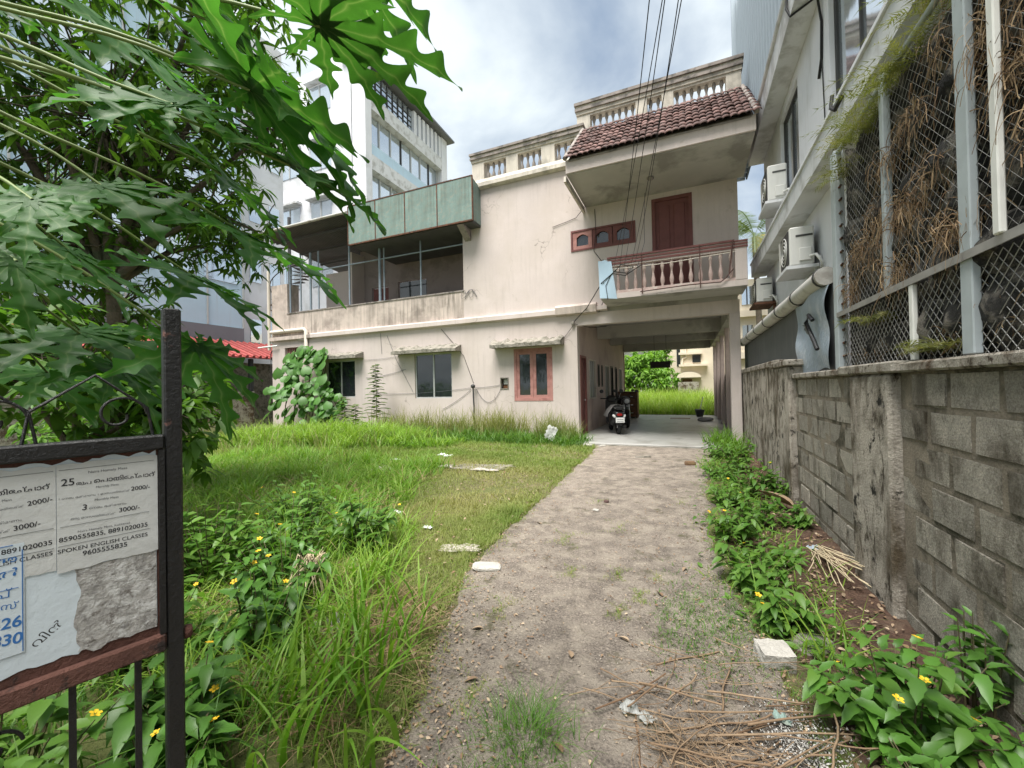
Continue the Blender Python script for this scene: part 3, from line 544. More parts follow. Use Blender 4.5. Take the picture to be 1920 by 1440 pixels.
# carport: beams, columns, side wall fittings
hp(MB().box(-3.2, 1.235, FY+.002, FY+.25, 3.30, 3.638), 'front_beam', 'plaster')
for y in (14.6, 17.2, 21.0): hp(MB().box(-2.945, .985, y, y+.25, 3.22, 3.638), 'ceiling_beam', 'soffit')
hp(MB().box(.99, 1.23, FY+.252, 21.2, 3.26, 3.638), 'side_beam', 'soffit')
hp(MB().cbox(1.0, 1.235, FY-.02, FY+.24, .0, 3.30, .012), 'carport_column', 'plaster')
for y in (14.4, 16.6, 18.8, 20.9): hp(MB().box(1.09, 1.225, y, y+.22, .0, 3.26), 'carport_column', 'plaster_in')
side_ops = [(11.98,12.75,.056,2.46),(13.15,14.2,1.1,2.42),(14.55,14.85,1.5,2.3),(15.2,15.45,1.5,2.3),(15.9,16.8,.9,2.35),(17.2,17.75,.056,2.35),(18.3,18.8,.056,2.35),(19.4,20.2,.9,2.35)]
hp(MB().wall(FY+.252, 21.2, -.1, 3.638, side_ops, -3.2, -2.95, 'y'), 'carport_side_wall', 'plaster_in')
def side_frame(o, fr, x0, x1): return MB().box(x0, x1, o[0], o[0]+fr, o[2], o[3]).box(x0, x1, o[1]-fr, o[1], o[2], o[3]).box(x0, x1, o[0]+fr, o[1]-fr, o[3]-fr, o[3]).box(x0, x1, o[0]+fr, o[1]-fr, o[2], o[2]+fr)
for i, o in enumerate(side_ops):
    if o[2] < .5:
        d = hp(side_frame(o, .07, -2.99, -2.93), 'door', 'maroon' if i == 0 else 'acdark'); build(MB().box(-3.05, -3.0, o[0]+.07, o[1]-.07, o[2]+.07, o[3]-.07), 'door_leaf', M['maroon' if i == 0 else 'acdark'], d)
        if i == 0: build(MB().lathe([(.02,0),(.03,.03),(.02,.06)], (-3.0, o[1]-.15, 1.1), 8, 'x'), 'handle', M['chrome'], d)
    else:
        w = hp(side_frame(o, .05, -2.99, -2.935), 'window', 'parapet' if o[1]-o[0] > .6 else 'acdark'); build(MB().box(-3.02, -3.0, o[0]+.05, o[1]-.05, o[2]+.05, o[3]-.05), 'pane', M['glass'], w)
        for k in range(1, int((o[1]-o[0])/.25)): build(MB().box(-2.98, -2.95, o[0]+k*.25-.012, o[0]+k*.25+.012, o[2]+.05, o[3]-.05), 'grille_bar', M['alu'], w)
hp(MB().box(-2.945, -2.925, 21.0, 21.19, 0.056, 3.2), 'corner_trim', 'brownwood')
for x, y in ((-1.2,13.2),(-.2,13.2)): hp(MB().box(x-.05, x+.05, y-.05, y+.05, 3.58, 3.638), 'ceiling_box', 'acdark')
# drain pipes at the left end
hp(MB().tube([(-16.02, FY-.08, 3.3), (-16.02, FY-.08, 6.6)], .06, 8), 'drain_pipe', 'pvc')
hp(MB().tube([(-15.9, FY-.08, 4.02), (-13.98, FY-.08, 4.02), (-13.88, FY-.08, 3.94), (-13.88, FY-.08, 0.1)], .075, 10), 'drain_pipe', 'pvc')
hp(MB().tube([(-15.5, FY-.06, 3.74), (-14.5, FY-.06, 3.76), (-14.3, FY-.06, 3.62), (-13.9, FY-.06, 3.6)], .035, 8), 'drain_pipe', 'pvc')
hp(MB().tube([(-16.6, FY-.15, 3.42), (-15.5, FY-.1, 3.45)], .03, 8), 'waste_pipe', 'plate')
for k in range(9):   # small brick vent screen
    hp(MB().box(-15.18+k*.1, -15.14+k*.1, FY+.1, FY+.13, 2.56, 3.34), 'vent_slat', 'pinkwood')
# loose cables on the facade
def cable(pts, r=.008, par=None):
    return hp(MB().tube(pts, r, 5, False), 'cable', 'cable' if r > .006 else 'inkgrey', par)
def sag(a, c, s, n=10): a, c = Vector(a), Vector(c); return [a.lerp(c, k/n)-Vector((0, 0, s*4*(k/n)*(1-k/n))) for k in range(n+1)]
cable(sag((-10.2, FY-.02, 3.6), (-10.15, FY-.02, 2.85), 0), .006); cable([(-9.9,FY-.02,3.5),(-9.5,FY-.02,2.6),(-8.8,FY-.02,1.45)], .006)
cable([(-7.6,FY-.02,3.55),(-7.05,FY-.02,2.95),(-6.75,FY-.02,2.6),(-6.4,FY-.02,1.7)], .007)
cable(sag((-11.0,FY-.02,2.66),(-9.4,FY-.02,2.72),.02), .005); cable(sag((-10.6,FY-.02,1.42),(-6.5,FY-.02,1.55),.08), .005); cable(sag((-6.4,FY-.02,1.55),(-5.45,FY-.02,1.62),.02), .006); cable(sag((-6.5,FY-.02,1.5),(-7.6,FY-.02,.85),.05), .006); cable(sag((-6.3,FY-.02,1.5),(-5.4,FY-.02,1.55),.45), .006)
cable(sag((-10.9,FY-.02,2.0),(-9.1,FY-.02,2.25),.05), .006)
cable([(-3.62,FY-.02,6.30),(-3.2,FY-.02,6.38),(-2.9,FY-.02,6.45),(-2.55,FY-.3,6.62)], .008); cable([(-2.35,FY-.02,6.6),(-2.33,FY-.02,5.9),(-2.4,FY-.02,5.4),(-2.2,FY-.02,5.1),(-1.95,BY,4.8)], .008)
cable([(-6.75+.12*math.cos(a*.9)+.02*a, FY-.03, 4.62+.14*math.sin(a*1.1)) for a in range(26)], .006)
cable([(-3.35,FY-.02,2.95),(-3.0,FY-.06,3.35),(-2.6,FY+.3,3.25),(-2.2,FY+.6,3.3)], .008)
hp(MB().lathe([(.02,0),(.045,.02),(.05,.10),(.02,.14)], (-3.05, FY-.06, 3.30), 8), 'insulator', 'oldconc')
pp = [Vector((-6.35, FY-.14, 0)), Vector((-6.33, FY-.15, .9)), Vector((-6.36, FY-.14, 1.55))]
gp = build(MB().tube(pp, .025, 8), 'earthing_pole', M['acdark'], label='thin dark pole with a small knob head beside the facade', cat='pole'); build(MB().lathe([(.02,0),(.07,.03),(.075,.1),(.03,.13)], (-6.36, FY-.14, 1.53), 8), 'pole_head', M['acdark'], gp)
# ---------------------------------------------------------------- block wall along the driveway
WX = 1.25
cw = thing('boundary_wall', (1.35, 5, -.2), 'mossy grey concrete block wall with plastered pillars running along the driveway', 'wall')
build(MB().box(WX+.0125, 1.46, -1.2, 6.22, -.35, 1.55), 'mortar_core', M['mortar'], cw)
build(MB().cbox(WX-.035, 1.49, -1.2, 6.30, 1.552, 1.615, .012), 'coping_slab', M['coping'], cw)
build(MB().cbox(WX-.055, 1.47, 3.42, 4.12, -.35, 1.55, .02), 'pillar', M['pillar'], cw)
build(MB().cbox(WX-.075, 1.50, 3.30, 4.32, 1.553, 1.628, .012), 'pillar_cap', M['coping'], cw)
build(MB().cbox(WX-.07, 1.47, 6.22, 7.25, -.3, 1.72, .02), 'pillar', M['pillar'], cw)
build(MB().cbox(WX-.10, 1.50, 6.15, 7.32, 1.722, 1.80, .012), 'pillar_cap', M['coping'], cw)
build(MB().box(WX+.01, 1.44, 7.25, 24, -.3, 1.76), 'far_wall', M['pillar'], cw)
build(MB().cbox(WX-.02, 1.47, 7.32, 24, 1.762, 1.86, .012), 'coping_slab', M['coping'], cw)
rb = random.Random(5); bms = []
for k in range(5):     # five block shapes with uneven chamfered edges
    bm = bmesh.new(); bmesh.ops.create_cube(bm, size=1)
    for v in bm.verts: v.co = Vector((v.co.x*.06, v.co.y*.372, v.co.z*.194))
    bmesh.ops.bevel(bm, geom=bm.edges[:], offset=.009, segments=2, affect='EDGES')
    for v in bm.verts: v.co += Vector((rb.uniform(-.003,.003), rb.uniform(-.006,.006), rb.uniform(-.005,.005)))
    me = bpy.data.meshes.new('block'); bm.to_mesh(me); bm.free(); me.materials.append(M['block']); bms.append(me)
for row in range(8):
    z = 1.445-row*.215; y = -1.1+(row % 2)*.2
    while y < 6.1:
        if 3.30 < y+.19 < 4.24: y += .4; continue
        o = bpy.data.objects.new('block', bms[rb.randrange(5)]); COL.objects.link(o); o.parent = cw
        o.location = Vector((WX+.038+rb.uniform(-.003,.004), y+.19, z))-ORG[cw.name]; o.rotation_euler = (rb.choice((0, math.pi)), rb.uniform(-.01,.01), rb.uniform(-.015,.015)); o.scale = (1, 1, 1); y += .4
# ---------------------------------------------------------------- vertical garden fence on the wall
FX = 1.38
fn = thing('garden_fence', (FX, 3.2, 1.615), 'tall steel post fence with chain-link mesh standing on the block wall', 'fence')
def post(y0, y1, z0, z1, m, x0=FX-.04, x1=FX+.04, nm='post'): return build(MB().cbox(x0, x1, y0, y1, z0, z1, .006), nm, M[m], fn)
post(4.86, 4.97, 1.616, 3.74, 'fencepost'); post(3.82, 3.88, 2.165, 3.76, 'fencepost', FX-.03, FX+.02); post(3.43, 3.48, 1.63, 2.12, 'whitepost', FX-.045, FX-.015)
post(2.85, 2.95, 1.63, 5.0, 'fencepost', FX-.035, FX+.005); post(2.58, 2.63, 2.165, 5.0, 'whitepost', FX-.065, FX-.036); post(1.60, 1.70, 1.616, 5.0, 'fencepost', FX-.035, FX+.005)
build(MB().box(FX-.05, FX-.042, 1.4, 4.86, 2.12, 2.165).box(FX-.042, FX-.005, 1.4, 4.86, 2.157, 2.165), 'rail', M['wire'], fn)
build(MB().tube([(FX, 1.4, 3.72), (FX, 4.86, 3.72)], .022, 6), 'rail', M['fencepost'], fn)
def mesh_panel(y0, y1, z0, z1, sp, r, name):
    b = MB(); h = z1-z0; n = int((y1-y0+h)/sp)
    for sgn in (1, -1):
        for k in range(n+1):
            s0 = y0-h+k*sp; a = max(y0, s0); c = min(y1, s0+h)
            if c-a < .02: continue
            za, zc = (z0+(a-s0), z0+(c-s0)) if sgn > 0 else (z1-(a-s0), z1-(c-s0))
            b.tube([(FX+.004*sgn, a, za), (FX+.004*sgn, c, zc)], r, 4, False)
    build(b, name, M['wire'], fn)
mesh_panel(1.4, 4.85, 1.63, 2.12, .068, .0026, 'chain_link_mesh'); mesh_panel(1.4, 4.85, 2.17, 3.70, .075, .0014, 'chain_link_mesh')
for k in range(16):     # bolt stubs on the far post
    build(MB().lathe([(.012,0),(.012,.05)], (FX-.0, 4.86-.05, 1.75+k*.125), 6, 'y'), 'bolt', M['rust'], fn)
build(MB().box(1.421, 1.60, 4.80, 4.815, 1.62, 3.70), 'end_board', M['felt'], fn); bk = build(MB().box(1.60, 1.615, 1.3, 4.815, 1.62, 3.70), 'backing_board', M['felt'], fn)
ORD = ['first','second','third','fourth','fifth','sixth','seventh','eighth','ninth','tenth','eleventh','twelfth']
# felt planter pockets
def pocket_mesh(seed):
    r = random.Random(seed); v = []; f = []; nu, nv = 7, 6
    for j in range(nv+1):
        t = j/nv
        for i in range(nu+1):
            u = i/nu*2-1; bulge = (.03+.15*math.sin(math.pi*min(1, .15+t*.9)))*(1-u*u*.75)*(1-.2*r.random())
            v.append((-bulge-.01, u*.19*(1-.12*t)+.012*r.uniform(-1,1), .30-.32*t-.03*(1-u*u)*t+.012*r.uniform(-1,1)))
    for j in range(nv):
        for i in range(nu): a = j*(nu+1)+i; f.append((a, a+nu+1, a+nu+2, a+1))
    b0 = len(v); v += [(0.0, p[1], p[2]) for p in v[:nu+1]]
    for i in range(nu): f.append((i, i+1, b0+i+1, b0+i))
    me = bpy.data.meshes.new('planter_pocket'); me.from_pydata(v, [], f); me.polygons.foreach_set('use_smooth', [True]*len(f)); me.update(); me.materials.append(M['felt']); return me
pm = [pocket_mesh(k) for k in range(4)]; rp = random.Random(9)
for row in range(6):
    for c0 in range(9):
        y = 1.62+c0*.37+(row % 2)*.12
        if y > 4.75: continue
        o = bpy.data.objects.new('planter_pocket', pm[rp.randrange(4)]); COL.objects.link(o)
        o.location = (1.52, y+rp.uniform(-.03,.03), 1.66+row*.335+rp.uniform(-.03,.03)); o.rotation_euler = (rp.uniform(-.12,.12), 0, rp.uniform(-.1,.1)); o.scale = (rp.uniform(.7,1.05), rp.uniform(.95,1.3), rp.uniform(.95,1.3))
        _tags(o, 'black felt planter pocket, %s from the far post in the %s row' % (ORD[8-c0], ORD[row]), 'planter', 'felt planter pockets on the fence', None)
def strands(n, c, spread, length, seed, droop=1, r=.003, up=.0):
    """tangle of dry stems falling from a point"""
    q = np.random.default_rng(seed); V = []; F = []; T = []; k0 = 0; seg = 9
    for _ in range(n):
        p = np.array(c)+q.normal(0, 1, 3)*np.array(spread); a = q.uniform(0, 2*math.pi); d = np.array([-.25+.3*math.cos(a), .9*math.sin(a), q.uniform(-.3, .9)+up]); L = length*q.uniform(.25, 1.3); tint = q.random()**.8; w = r*(.5+q.random())
        sd = np.array([.3*q.normal(), q.normal(), q.normal()]); sd /= np.linalg.norm(sd); cur = q.normal(0, .35)
        for s in range(seg):
            V += [p-sd*w, p+sd*w]; T += [tint, tint]
            p = p+d*L/seg; p[0] = min(p[0], 1.56); d = d*.82+np.array([.03*q.normal()+(.05 if p[0] < 1.33 else 0), .12*q.normal()+cur*.18, -.24*droop+.14*q.normal()])
        for s in range(seg-1): a = k0+2*s; F.append((a, a+1, a+3, a+2))
        k0 += 2*seg
    return np_mesh('strands', np.array(V)-np.array(c), np.array(F), False, {'tint': np.array(T)})
q = random.Random(21)
spots = [(4.35,2.62),(4.15,2.5),(4.0,2.78),(3.62,2.70),(3.45,2.55),(3.3,2.75),(3.45,3.2),(3.15,3.45),(2.72,3.2),(2.6,2.9),(2.42,3.3),(2.35,2.6),(2.9,3.75),(2.2,3.0),(4.6,2.35),(3.75,2.3),(2.15,2.5),(2.6,3.6),(3.05,2.35),(2.3,3.75),(3.85,3.1)]
for i, (y, z) in enumerate(spots):
    stuff('dried_plant', strands((200, 90, 150)[i % 3], (1.41, y, z), (.03,.10,.06), .32, 100+i, 1, .0024), M['straw'], (1.40, y, z), kind=None, label='dead brown plant drooping from a planter pocket', cat='dried plant', group='dead plants on the fence')
for i, (y, z) in enumerate([(3.2,1.74),(2.55,1.78),(4.2,1.72),(2.3,1.9)]):
    stuff('dried_plant', strands(110, (1.42, y, z), (.02,.16,.04), .2, 130+i, .5, .002), M['straw'], (1.42, y, z), kind=None, label='dead brown plant lying low behind the chain-link mesh', cat='dried plant', group='dead plants low on the fence')
# feathery ferns along the top of the fence
def fern_mesh(n, L, seed, upw=1.0):
    q = np.random.default_rng(seed); V = []; F = []; T = []
    for _ in range(n):
        a = q.uniform(0, 2*math.pi); d = np.array([math.cos(a)*.7-.35, math.sin(a), .5*upw+.4*q.random()]); p = np.array([q.normal()*.05, q.normal()*.09, 0]); tint = q.random(); ln = L*(.5+.6*q.random())
        for s in range(12):
            p2 = p+d*ln/12; side = np.cross(d, [0,0,1.]); side /= np.linalg.norm(side)+1e-6; hw = .05*(1-abs(s/12-.4)*1.1)
            for sg in (-1, 1):
                b0 = len(V); tip = p2+side*sg*hw+np.array([0,0,.018*q.normal()])+d*.02
                V += [p, p+d*.010, tip]; T += [tint]*3; F.append((b0, b0+1, b0+2))
            b0 = len(V); V += [p-side*.0015, p+side*.0015, p2]; T += [tint]*3; F.append((b0, b0+1, b0+2))
            p = p2; d = d+np.array([0, 0, -.11])
    return np_mesh('fern', np.array(V), np.array(F), False, {'tint': np.array(T)})
for i, (y, z, n, L) in enumerate([(4.7,3.42,40,.34),(4.45,3.62,50,.36),(4.15,3.50,55,.38),(3.8,3.66,55,.40),(3.5,3.55,50,.38),(3.25,3.78,45,.34)]):
    stuff('fern', fern_mesh(int(n*.7), L, 40+i), M['fern'], (1.43, y, z), kind=None, label='yellow-green feathery fern, %s from the far post along the top of the fence' % ORD[i], cat='fern', group='ferns on top of the fence')
for i, (y, z) in enumerate([(4.15,1.98),(3.2,1.68)]):
    stuff('fern', fern_mesh(30, .2, 60+i), M['fern'], (1.42, y, z), kind=None, label='small green fern tuft low behind the mesh', cat='fern', group='fern tufts low on the fence')
# dark sheet screen, tarpaulin and pipe further along the wall
sc = build(MB().box(1.385, 1.40, 5.02, 12.3, 1.80, 2.52), 'sheet_screen', M['greysheet'], label='dark grey sheet screen under the long pipe on the wall', cat='screen')
build(MB().box(1.385, 1.40, 5.02, 6.14, 1.616, 1.80), 'lower_sheet', M['greysheet'], sc)
for y in (5.1, 7.4, 9.6, 11.9): build(MB().box(1.401, 1.44, y, y+.05, 1.862 if y > 7.3 else 1.63, 2.5), 'screen_post', M['acdark'], sc)
n = 14; v = []; f = []
for i in range(n+1):
    for j in range(9):
        t, u = i/n, j/8; v.append((1.345-.025*math.sin(5*u+3*t)-.02*math.sin(9*t+2*u), 5.12+1.45*u*(1-.12*t)+.05*math.sin(6*t), 2.50-.87*t+.03*math.sin(7*u)))
for i in range(n):
    for j in range(8): a = i*9+j; f.append((a, a+9, a+10, a+1))
build(MB().add(v, f, True), 'tarpaulin', M['tarp'], label='pale blue-grey tarpaulin hanging from the pipe over the wall', cat='tarpaulin')
pi_ = thing('drain_pipe', (1.33, 5.15, 2.5), 'long pale grey plastic pipe laid above the sheet screen', 'pipe')
build(MB().tube([(1.33, 5.15, 2.60), (1.33, 12.2, 2.58)], .095, 14, True), 'pipe_run', M['greypipe'], pi_)
for y in (5.2, 6.25, 7.3, 8.4, 9.5, 10.6): build(MB().lathe([(.098,0),(.106,.005),(.106,.035),(.098,.04)], (1.33, y, 2.60-(y-5.15)*.0028), 14, 'y'), 'pipe_joint', M['acdark'], pi_)
build(MB().tube([(1.30,5.55,2.20),(1.28,5.62,2.27),(1.28,5.74,2.20),(1.29,5.5,1.98),(1.30,5.4,1.86)], .022, 8), 'bent_handle', M['blackiron'], label='black bent handle sticking out by the tarpaulin', cat='handle')
# ---------------------------------------------------------------- white building on the right
rbq = thing('office_building', (6, 5, 0), 'white building with concrete ledges, tall windows and metal fins beside the fence', 'building')
BX = 1.9
w1, w2, w3_, w4 = (8.65,10.1,5.28,6.95), (4.4,6.92,5.25,7.05), (7.5,8.2,1.6,3.0), (9.2,10.4,1.5,3.2)
build(MB().wall(-4, 12.1, 0, 7.15, [w1, w2, w4, (1.0,3.4,5.25,7.05)], BX, BX+.25, 'y').box(BX+.25, 12, 11.85, 12.1, 0, 7.15), 'wall', M['whitewall'], rbq)
build(MB().box(BX+1.6, BX+1.7, -4, 11.8, 0, 7.1), 'inner_wall', M['whitewall'], rbq)
for z0, z1 in ((4.25,4.62),(7.16,7.60)): build(MB().box(1.57, BX+.1 if z0 < 5 else 12, -4, 12.2, z0, z1) if z0 > 5 else MB().box(1.57, BX-.002, -4, 12.2, z0, z1), 'ledge', M['fascia'], rbq)
build(MB().box(1.545, 1.569, -4, 12.2, 4.56, 4.60), 'drip_strip', M['whitewall'], rbq)
build(MB().tube([(1.60, -4, 7.68), (1.60, 12.6, 7.68)], .075, 8), 'gutter', M['fascia'], rbq)
y = -3.0; k = 0
fin0 = None
while y < 14.2:
    if fin0 is None: fin0 = build(MB().box(1.60, 1.74, y, y+.035, 7.75, 13.5), 'fin', M['metalfin'], rbq); fy0 = y
    else: clone(fin0, fin0.location+Vector((0, y-fy0, 0)), rbq)
    y += .30
build(MB().box(1.76, 1.80, -4, 14.3, 7.75, 13.5), 'fin_backing', M['roofunder'], rbq); build(MB().box(1.48, 1.74, 14.25, 14.33, 7.75, 13.5), 'end_fin', M['metalfin'], rbq)
for w in (w1, w2, w4, (1.0,3.4,5.25,7.05)):
    b = MB()
    o = w; fr = .06
    b.box(BX+.06, BX+.13, o[0], o[0]+fr, o[2], o[3]).box(BX+.06, BX+.13, o[1]-fr, o[1], o[2], o[3]).box(BX+.06, BX+.13, o[0]+fr, o[1]-fr, o[3]-fr, o[3]).box(BX+.06, BX+.13, o[0]+fr, o[1]-fr, o[2], o[2]+fr)
    ww = build(b, 'window', M['acdark'], rbq); n = max(2, round((w[1]-w[0])/.85))
    for k in range(n):
        a = w[0]+fr+k*(w[1]-w[0]-2*fr)/n; c = w[0]+fr+(k+1)*(w[1]-w[0]-2*fr)/n
        build(MB().box(BX+.09, BX+.10, a+.02, c-.02, w[2]+fr, w[3]-fr), 'pane', M['skyglass'] if 'skyglass' in M else M['bglass'], ww); build(MB().box(BX+.062, BX+.128, c-.02, c+.02, w[2]+fr, w[3]-fr), 'mullion', M['acdark'], ww)
def bcable(pts, r=.012): return build(MB().tube(pts, r, 6, False), 'cable', M['cable'], rbq)
bcable([(1.56,7.6,7.62),(1.54,7.55,7.35),(1.57,7.45,7.14),(1.85,7.2,7.12),(1.88,7.15,6.7),(1.88,7.2,6.2),(1.88,7.35,6.0)], .018); bcable([(1.885,7.2,6.2),(1.885,7.1,4.65)], .008)
bcable([(1.55,5.6,4.7),(1.53,5.58,4.55),(1.53,5.45,4.45),(1.55,5.3,4.5)], .02)
# outdoor air conditioner units
def ac_unit(y, z, lab, h=.58):
    t = thing('air_conditioner', (1.66, y, z), lab, 'air conditioner')
    def p(b, n, m, par=None): return build(b, n, M[m], par or t)
    p(MB().cbox(1.50, 1.82, y, y+.82, z, z+h, .02), 'casing', 'acwhite')
    g = p(MB().box(1.488, 1.502, y+.05, y+.60, z+.04, z+h-.04), 'fan_grille', 'acdark')
    for k in range(4): p(MB().lathe([(.05+.055*k,0),(.058+.055*k,0),(.058+.055*k,-.008),(.05+.055*k,-.008)], (1.486, y+.33, z+h/2), 20, 'x'), 'grille_ring', 'acwhite', g)
    p(MB().cbox(1.62, 1.78, y-.025, y-.001, z+.06, z+.26, .008), 'valve_cover', 'acwhite'); p(MB().box(1.58, 1.80, y-.006, y-.0005, z+h-.16, z+h-.13), 'grip_slot', 'acdark')
    p(MB().box(1.45, 1.87, y-.01, y+.84, z-.05, z-.002).box(1.84, 1.895, y+.1, y+.14, z-.3, z+.02), 'bracket', 'rust' if h < .56 else 'fascia')
    p(MB().tube([(1.76,y-.02,z+.12),(1.80,y-.16,z+.10),(1.86,y-.22,z-.05),(1.88,y-.12,z-.12),(1.88,y-.05,z+.1)], .02, 8, False), 'hose', 'acwhite')
ac_unit(9.2, 5.03, 'air conditioner unit on the upper ledge beneath the tall window', .68); ac_unit(7.55, 3.32, 'big ivory air conditioner unit under the ledge nearest the fence', .60); ac_unit(10.9, 3.38, 'air conditioner unit under the ledge at the far corner', .55)
# ---------------------------------------------------------------- buildings on the left and behind
tb = thing('tower_block', (-27, 26.6, 0), 'tall white block with blue recessed window bands and stained ledges', 'building')
TX, TY0, TY1 = -20.0, 22.0, 32.2
build(MB().box(-36, TX-1.2, TY0+.02, TY1, 0, 24.6), 'core', M['whitewall'], tb)
build(MB().box(-36, TX-1.2, TY0-.25, TY0+.018, 0, 25.2), 'front_wall', M['whitewall'], tb)
build(MB().box(TX-1.25, TX, TY0-.25, TY0+.35, 0, 25.2), 'corner_pier', M['whitewall'], tb); build(MB().box(TX-1.2, TX, TY1-.9, TY1, 0, 24.4), 'corner_pier', M['whitewall'], tb)
flo = 4.25
for k in range(6):
    zb = 21.35-k*flo                                   # underside of the ledge above each window band
    build(MB().box(TX-1.2, TX+.02, TY0+.351, TY1-.901, zb, zb+1.05), 'ledge', M['fascia'], tb)
    build(MB().box(TX-.3, TX-.1, TY0+.352, TY1-.902, zb-3.2, zb-2.35), 'blue_parapet', M['bluepaint'], tb)
    w = build(MB().box(TX-.62, TX-.56, TY0+.353, TY1-.903, zb-2.35, zb-.05), 'window_band', M['skyglass'], tb)
    for j in range(8): y = TY0+.4+j*1.25; build(MB().box(TX-.555, TX-.48, y, y+.09, zb-2.349, zb-.051), 'mullion', M['alu'] if j % 3 else M['acdark'], w)
w = build(MB().box(TX-.3, TX-.25, TY0+.36, TY1-.91, 22.41, 24.3), 'window_band', M['skyglass'], tb)
for j in range(8): y = TY0+.4+j*.62; build(MB().box(TX-.245, TX-.18, y, y+.07, 22.41, 24.3), 'mullion', M['acdark'], w)
for z in (22.9, 23.3, 23.7): build(MB().box(TX-.24, TX-.2, TY0+.4, TY0+5.2, z, z+.05), 'window_bar', M['acdark'], w)
for j in range(7): y = TY0+5.3+j*.6; build(MB().box(TX-.24, TX-.02, y, y+.36, 22.41, 24.3), 'pier', M['whitewall'], tb)
build(MB().prism([(TY0-.6,24.9),(TY1+.5,24.42),(TY1+.5,24.56),(TY0-.6,25.05)], 'x', TX-2, TX+.55), 'roof_eave', M['greyband'], tb)
# bands on the camera-facing side
for k in range(5):
    z = 5+k*flo
    for x in (-24.2, -27.4, -30.6):
        w = build(MB().box(x-1.0, x+1.0, TY0-.29, TY0-.252, z, z+1.9), 'window', M['skyglass'], tb); build(MB().box(x-.05, x+.05, TY0-.33, TY0-.291, z, z+1.9), 'mullion', M['alu'], w)
        build(MB().box(x-1.2, x+1.2, TY0-.7, TY0-.253, z+2.05, z+2.2), 'sunshade', M['fascia'], tb)
hd = build(MB().box(-23.6, -21.6, TY0, TY0+3, 25.2, 29.5), 'stair_head', M['fascia'], tb); build(MB().box(-23.9, -21.3, TY0-.4, TY0+3.4, 29.5, 29.9), 'stair_head_roof', M['whitewall'], tb)
# lower block with a blue glass bay
gb = thing('glass_bay_building', (-26, 9, 0), 'white building with a pale blue glass bay rising above a red tiled roof', 'building')
build(MB().box(-34, -21.0, 1.0, 16.2, 0, 21), 'wall', M['whitewall'], gb)
build(MB().box(-21.0+.002, -20.3, 4.2, 13.4, 3.8, 4.75), 'bay_base', M['greyband'], gb)
bay = build(MB().box(-20.998, -20.35, 4.2, 13.35, 4.752, 20), 'glass_bay', M['bluepaint'], gb)
for k in range(4):
    z = 6.9+k*3.6
    for j in range(5): y = 4.6+j*1.75; build(MB().box(-20.349, -20.31, y, y+1.5, z, z+1.9), 'bay_pane', M['skyglass'], bay)
for j in range(7): build(MB().box(-20.33, -20.29, 4.2+j*1.5, 4.26+j*1.5, 4.76, 19.9) if j < 6 else MB().box(-20.36, -20.28, 13.351, 13.43, 4.76, 19.9), 'bay_trim', M['alu'], bay)
for k in range(5):
    for y in (14.2, 15.3): build(MB().box(-20.998, -20.96, y, y+.6, 4.2+k*3.2, 5.4+k*3.2), 'window', M['skyglass'], gb)
# red tiled lean-to along it
rr_ = thing('red_roofed_shed', (-19, 9, 0), 'long low shed with a bright red tiled roof in front of the glass bay building', 'shed')
build(MB().box(-20.2, -18.4, 3.5, 14.8, 0, 2.9), 'wall', M['soil'] if False else M['oldconc'], rr_)
dk = build(MB().prism([(-20.25,4.02),(-17.7,3.12),(-17.7,3.06),(-20.25,3.96)], 'y', 3.0, 15.2), 'roof', M['redroof'], rr_)
for j in range(41): y = 3.1+j*.3; build(MB().tube([(-20.22, y, 4.04), (-17.68, y, 3.14)], .07, 6), 'roof_tile_row', M['redroof'], dk)
for y in (4.5, 7, 9.5, 12, 14.3): build(MB().box(-17.95, -17.8, y, y+.15, 0, 3.05), 'shed_post', M['acdark'], rr_)
# old garden wall on the left
lw = build(MB().wall(-2, 11.4, -.2, 1.5, [], -16.9, -16.7, 'y'), 'garden_wall', M['coping'], label='low mossy wall at the far side of the lawn behind the climber', cat='wall')
build(MB().cbox(-16.96, -16.64, -2, 11.4, 1.502, 1.58, .01), 'wall_coping', M['oldconc'], lw)
# spiral stair on the roof terrace
ss = thing('spiral_staircase', (-16.75, 13.2, 0), 'grey steel spiral staircase at the left end of the house', 'staircase')
build(MB().tube([(-16.75,13.2,0),(-16.75,13.2,9.6)], .07, 10), 'centre_pole', M['darksheet'], ss)
tr0 = None
for k in range(42):
    a = k*.42; c, s = math.cos(a), math.sin(a); z = .2+k*.21
    v = [(-16.75+.08*c, 13.2+.08*s, z), (-16.75+.8*math.cos(a-.2), 13.2+.8*math.sin(a-.2), z), (-16.75+.8*math.cos(a+.2), 13.2+.8*math.sin(a+.2), z)]; v += [(x, y, z_+.03) for x, y, z_ in v]
    build(MB().add(v, [(2,1,0),(3,4,5),(0,1,4,3),(1,2,5,4),(2,0,3,5)]), 'stair_tread', M['darksheet'], ss)
for k in range(0, 42, 2): a = k*.42; build(MB().tube([(-16.75+.8*math.cos(a), 13.2+.8*math.sin(a), .2+k*.21), (-16.75+.8*math.cos(a), 13.2+.8*math.sin(a), 1.15+k*.21)], .014, 5), 'railing_bar', M['darksheet'], ss)
build(MB().tube([(-16.75+.8*math.cos(k*.21), 13.2+.8*math.sin(k*.21), 1.15+k*.105) for k in range(84)], .022, 6), 'handrail', M['darksheet'], ss)
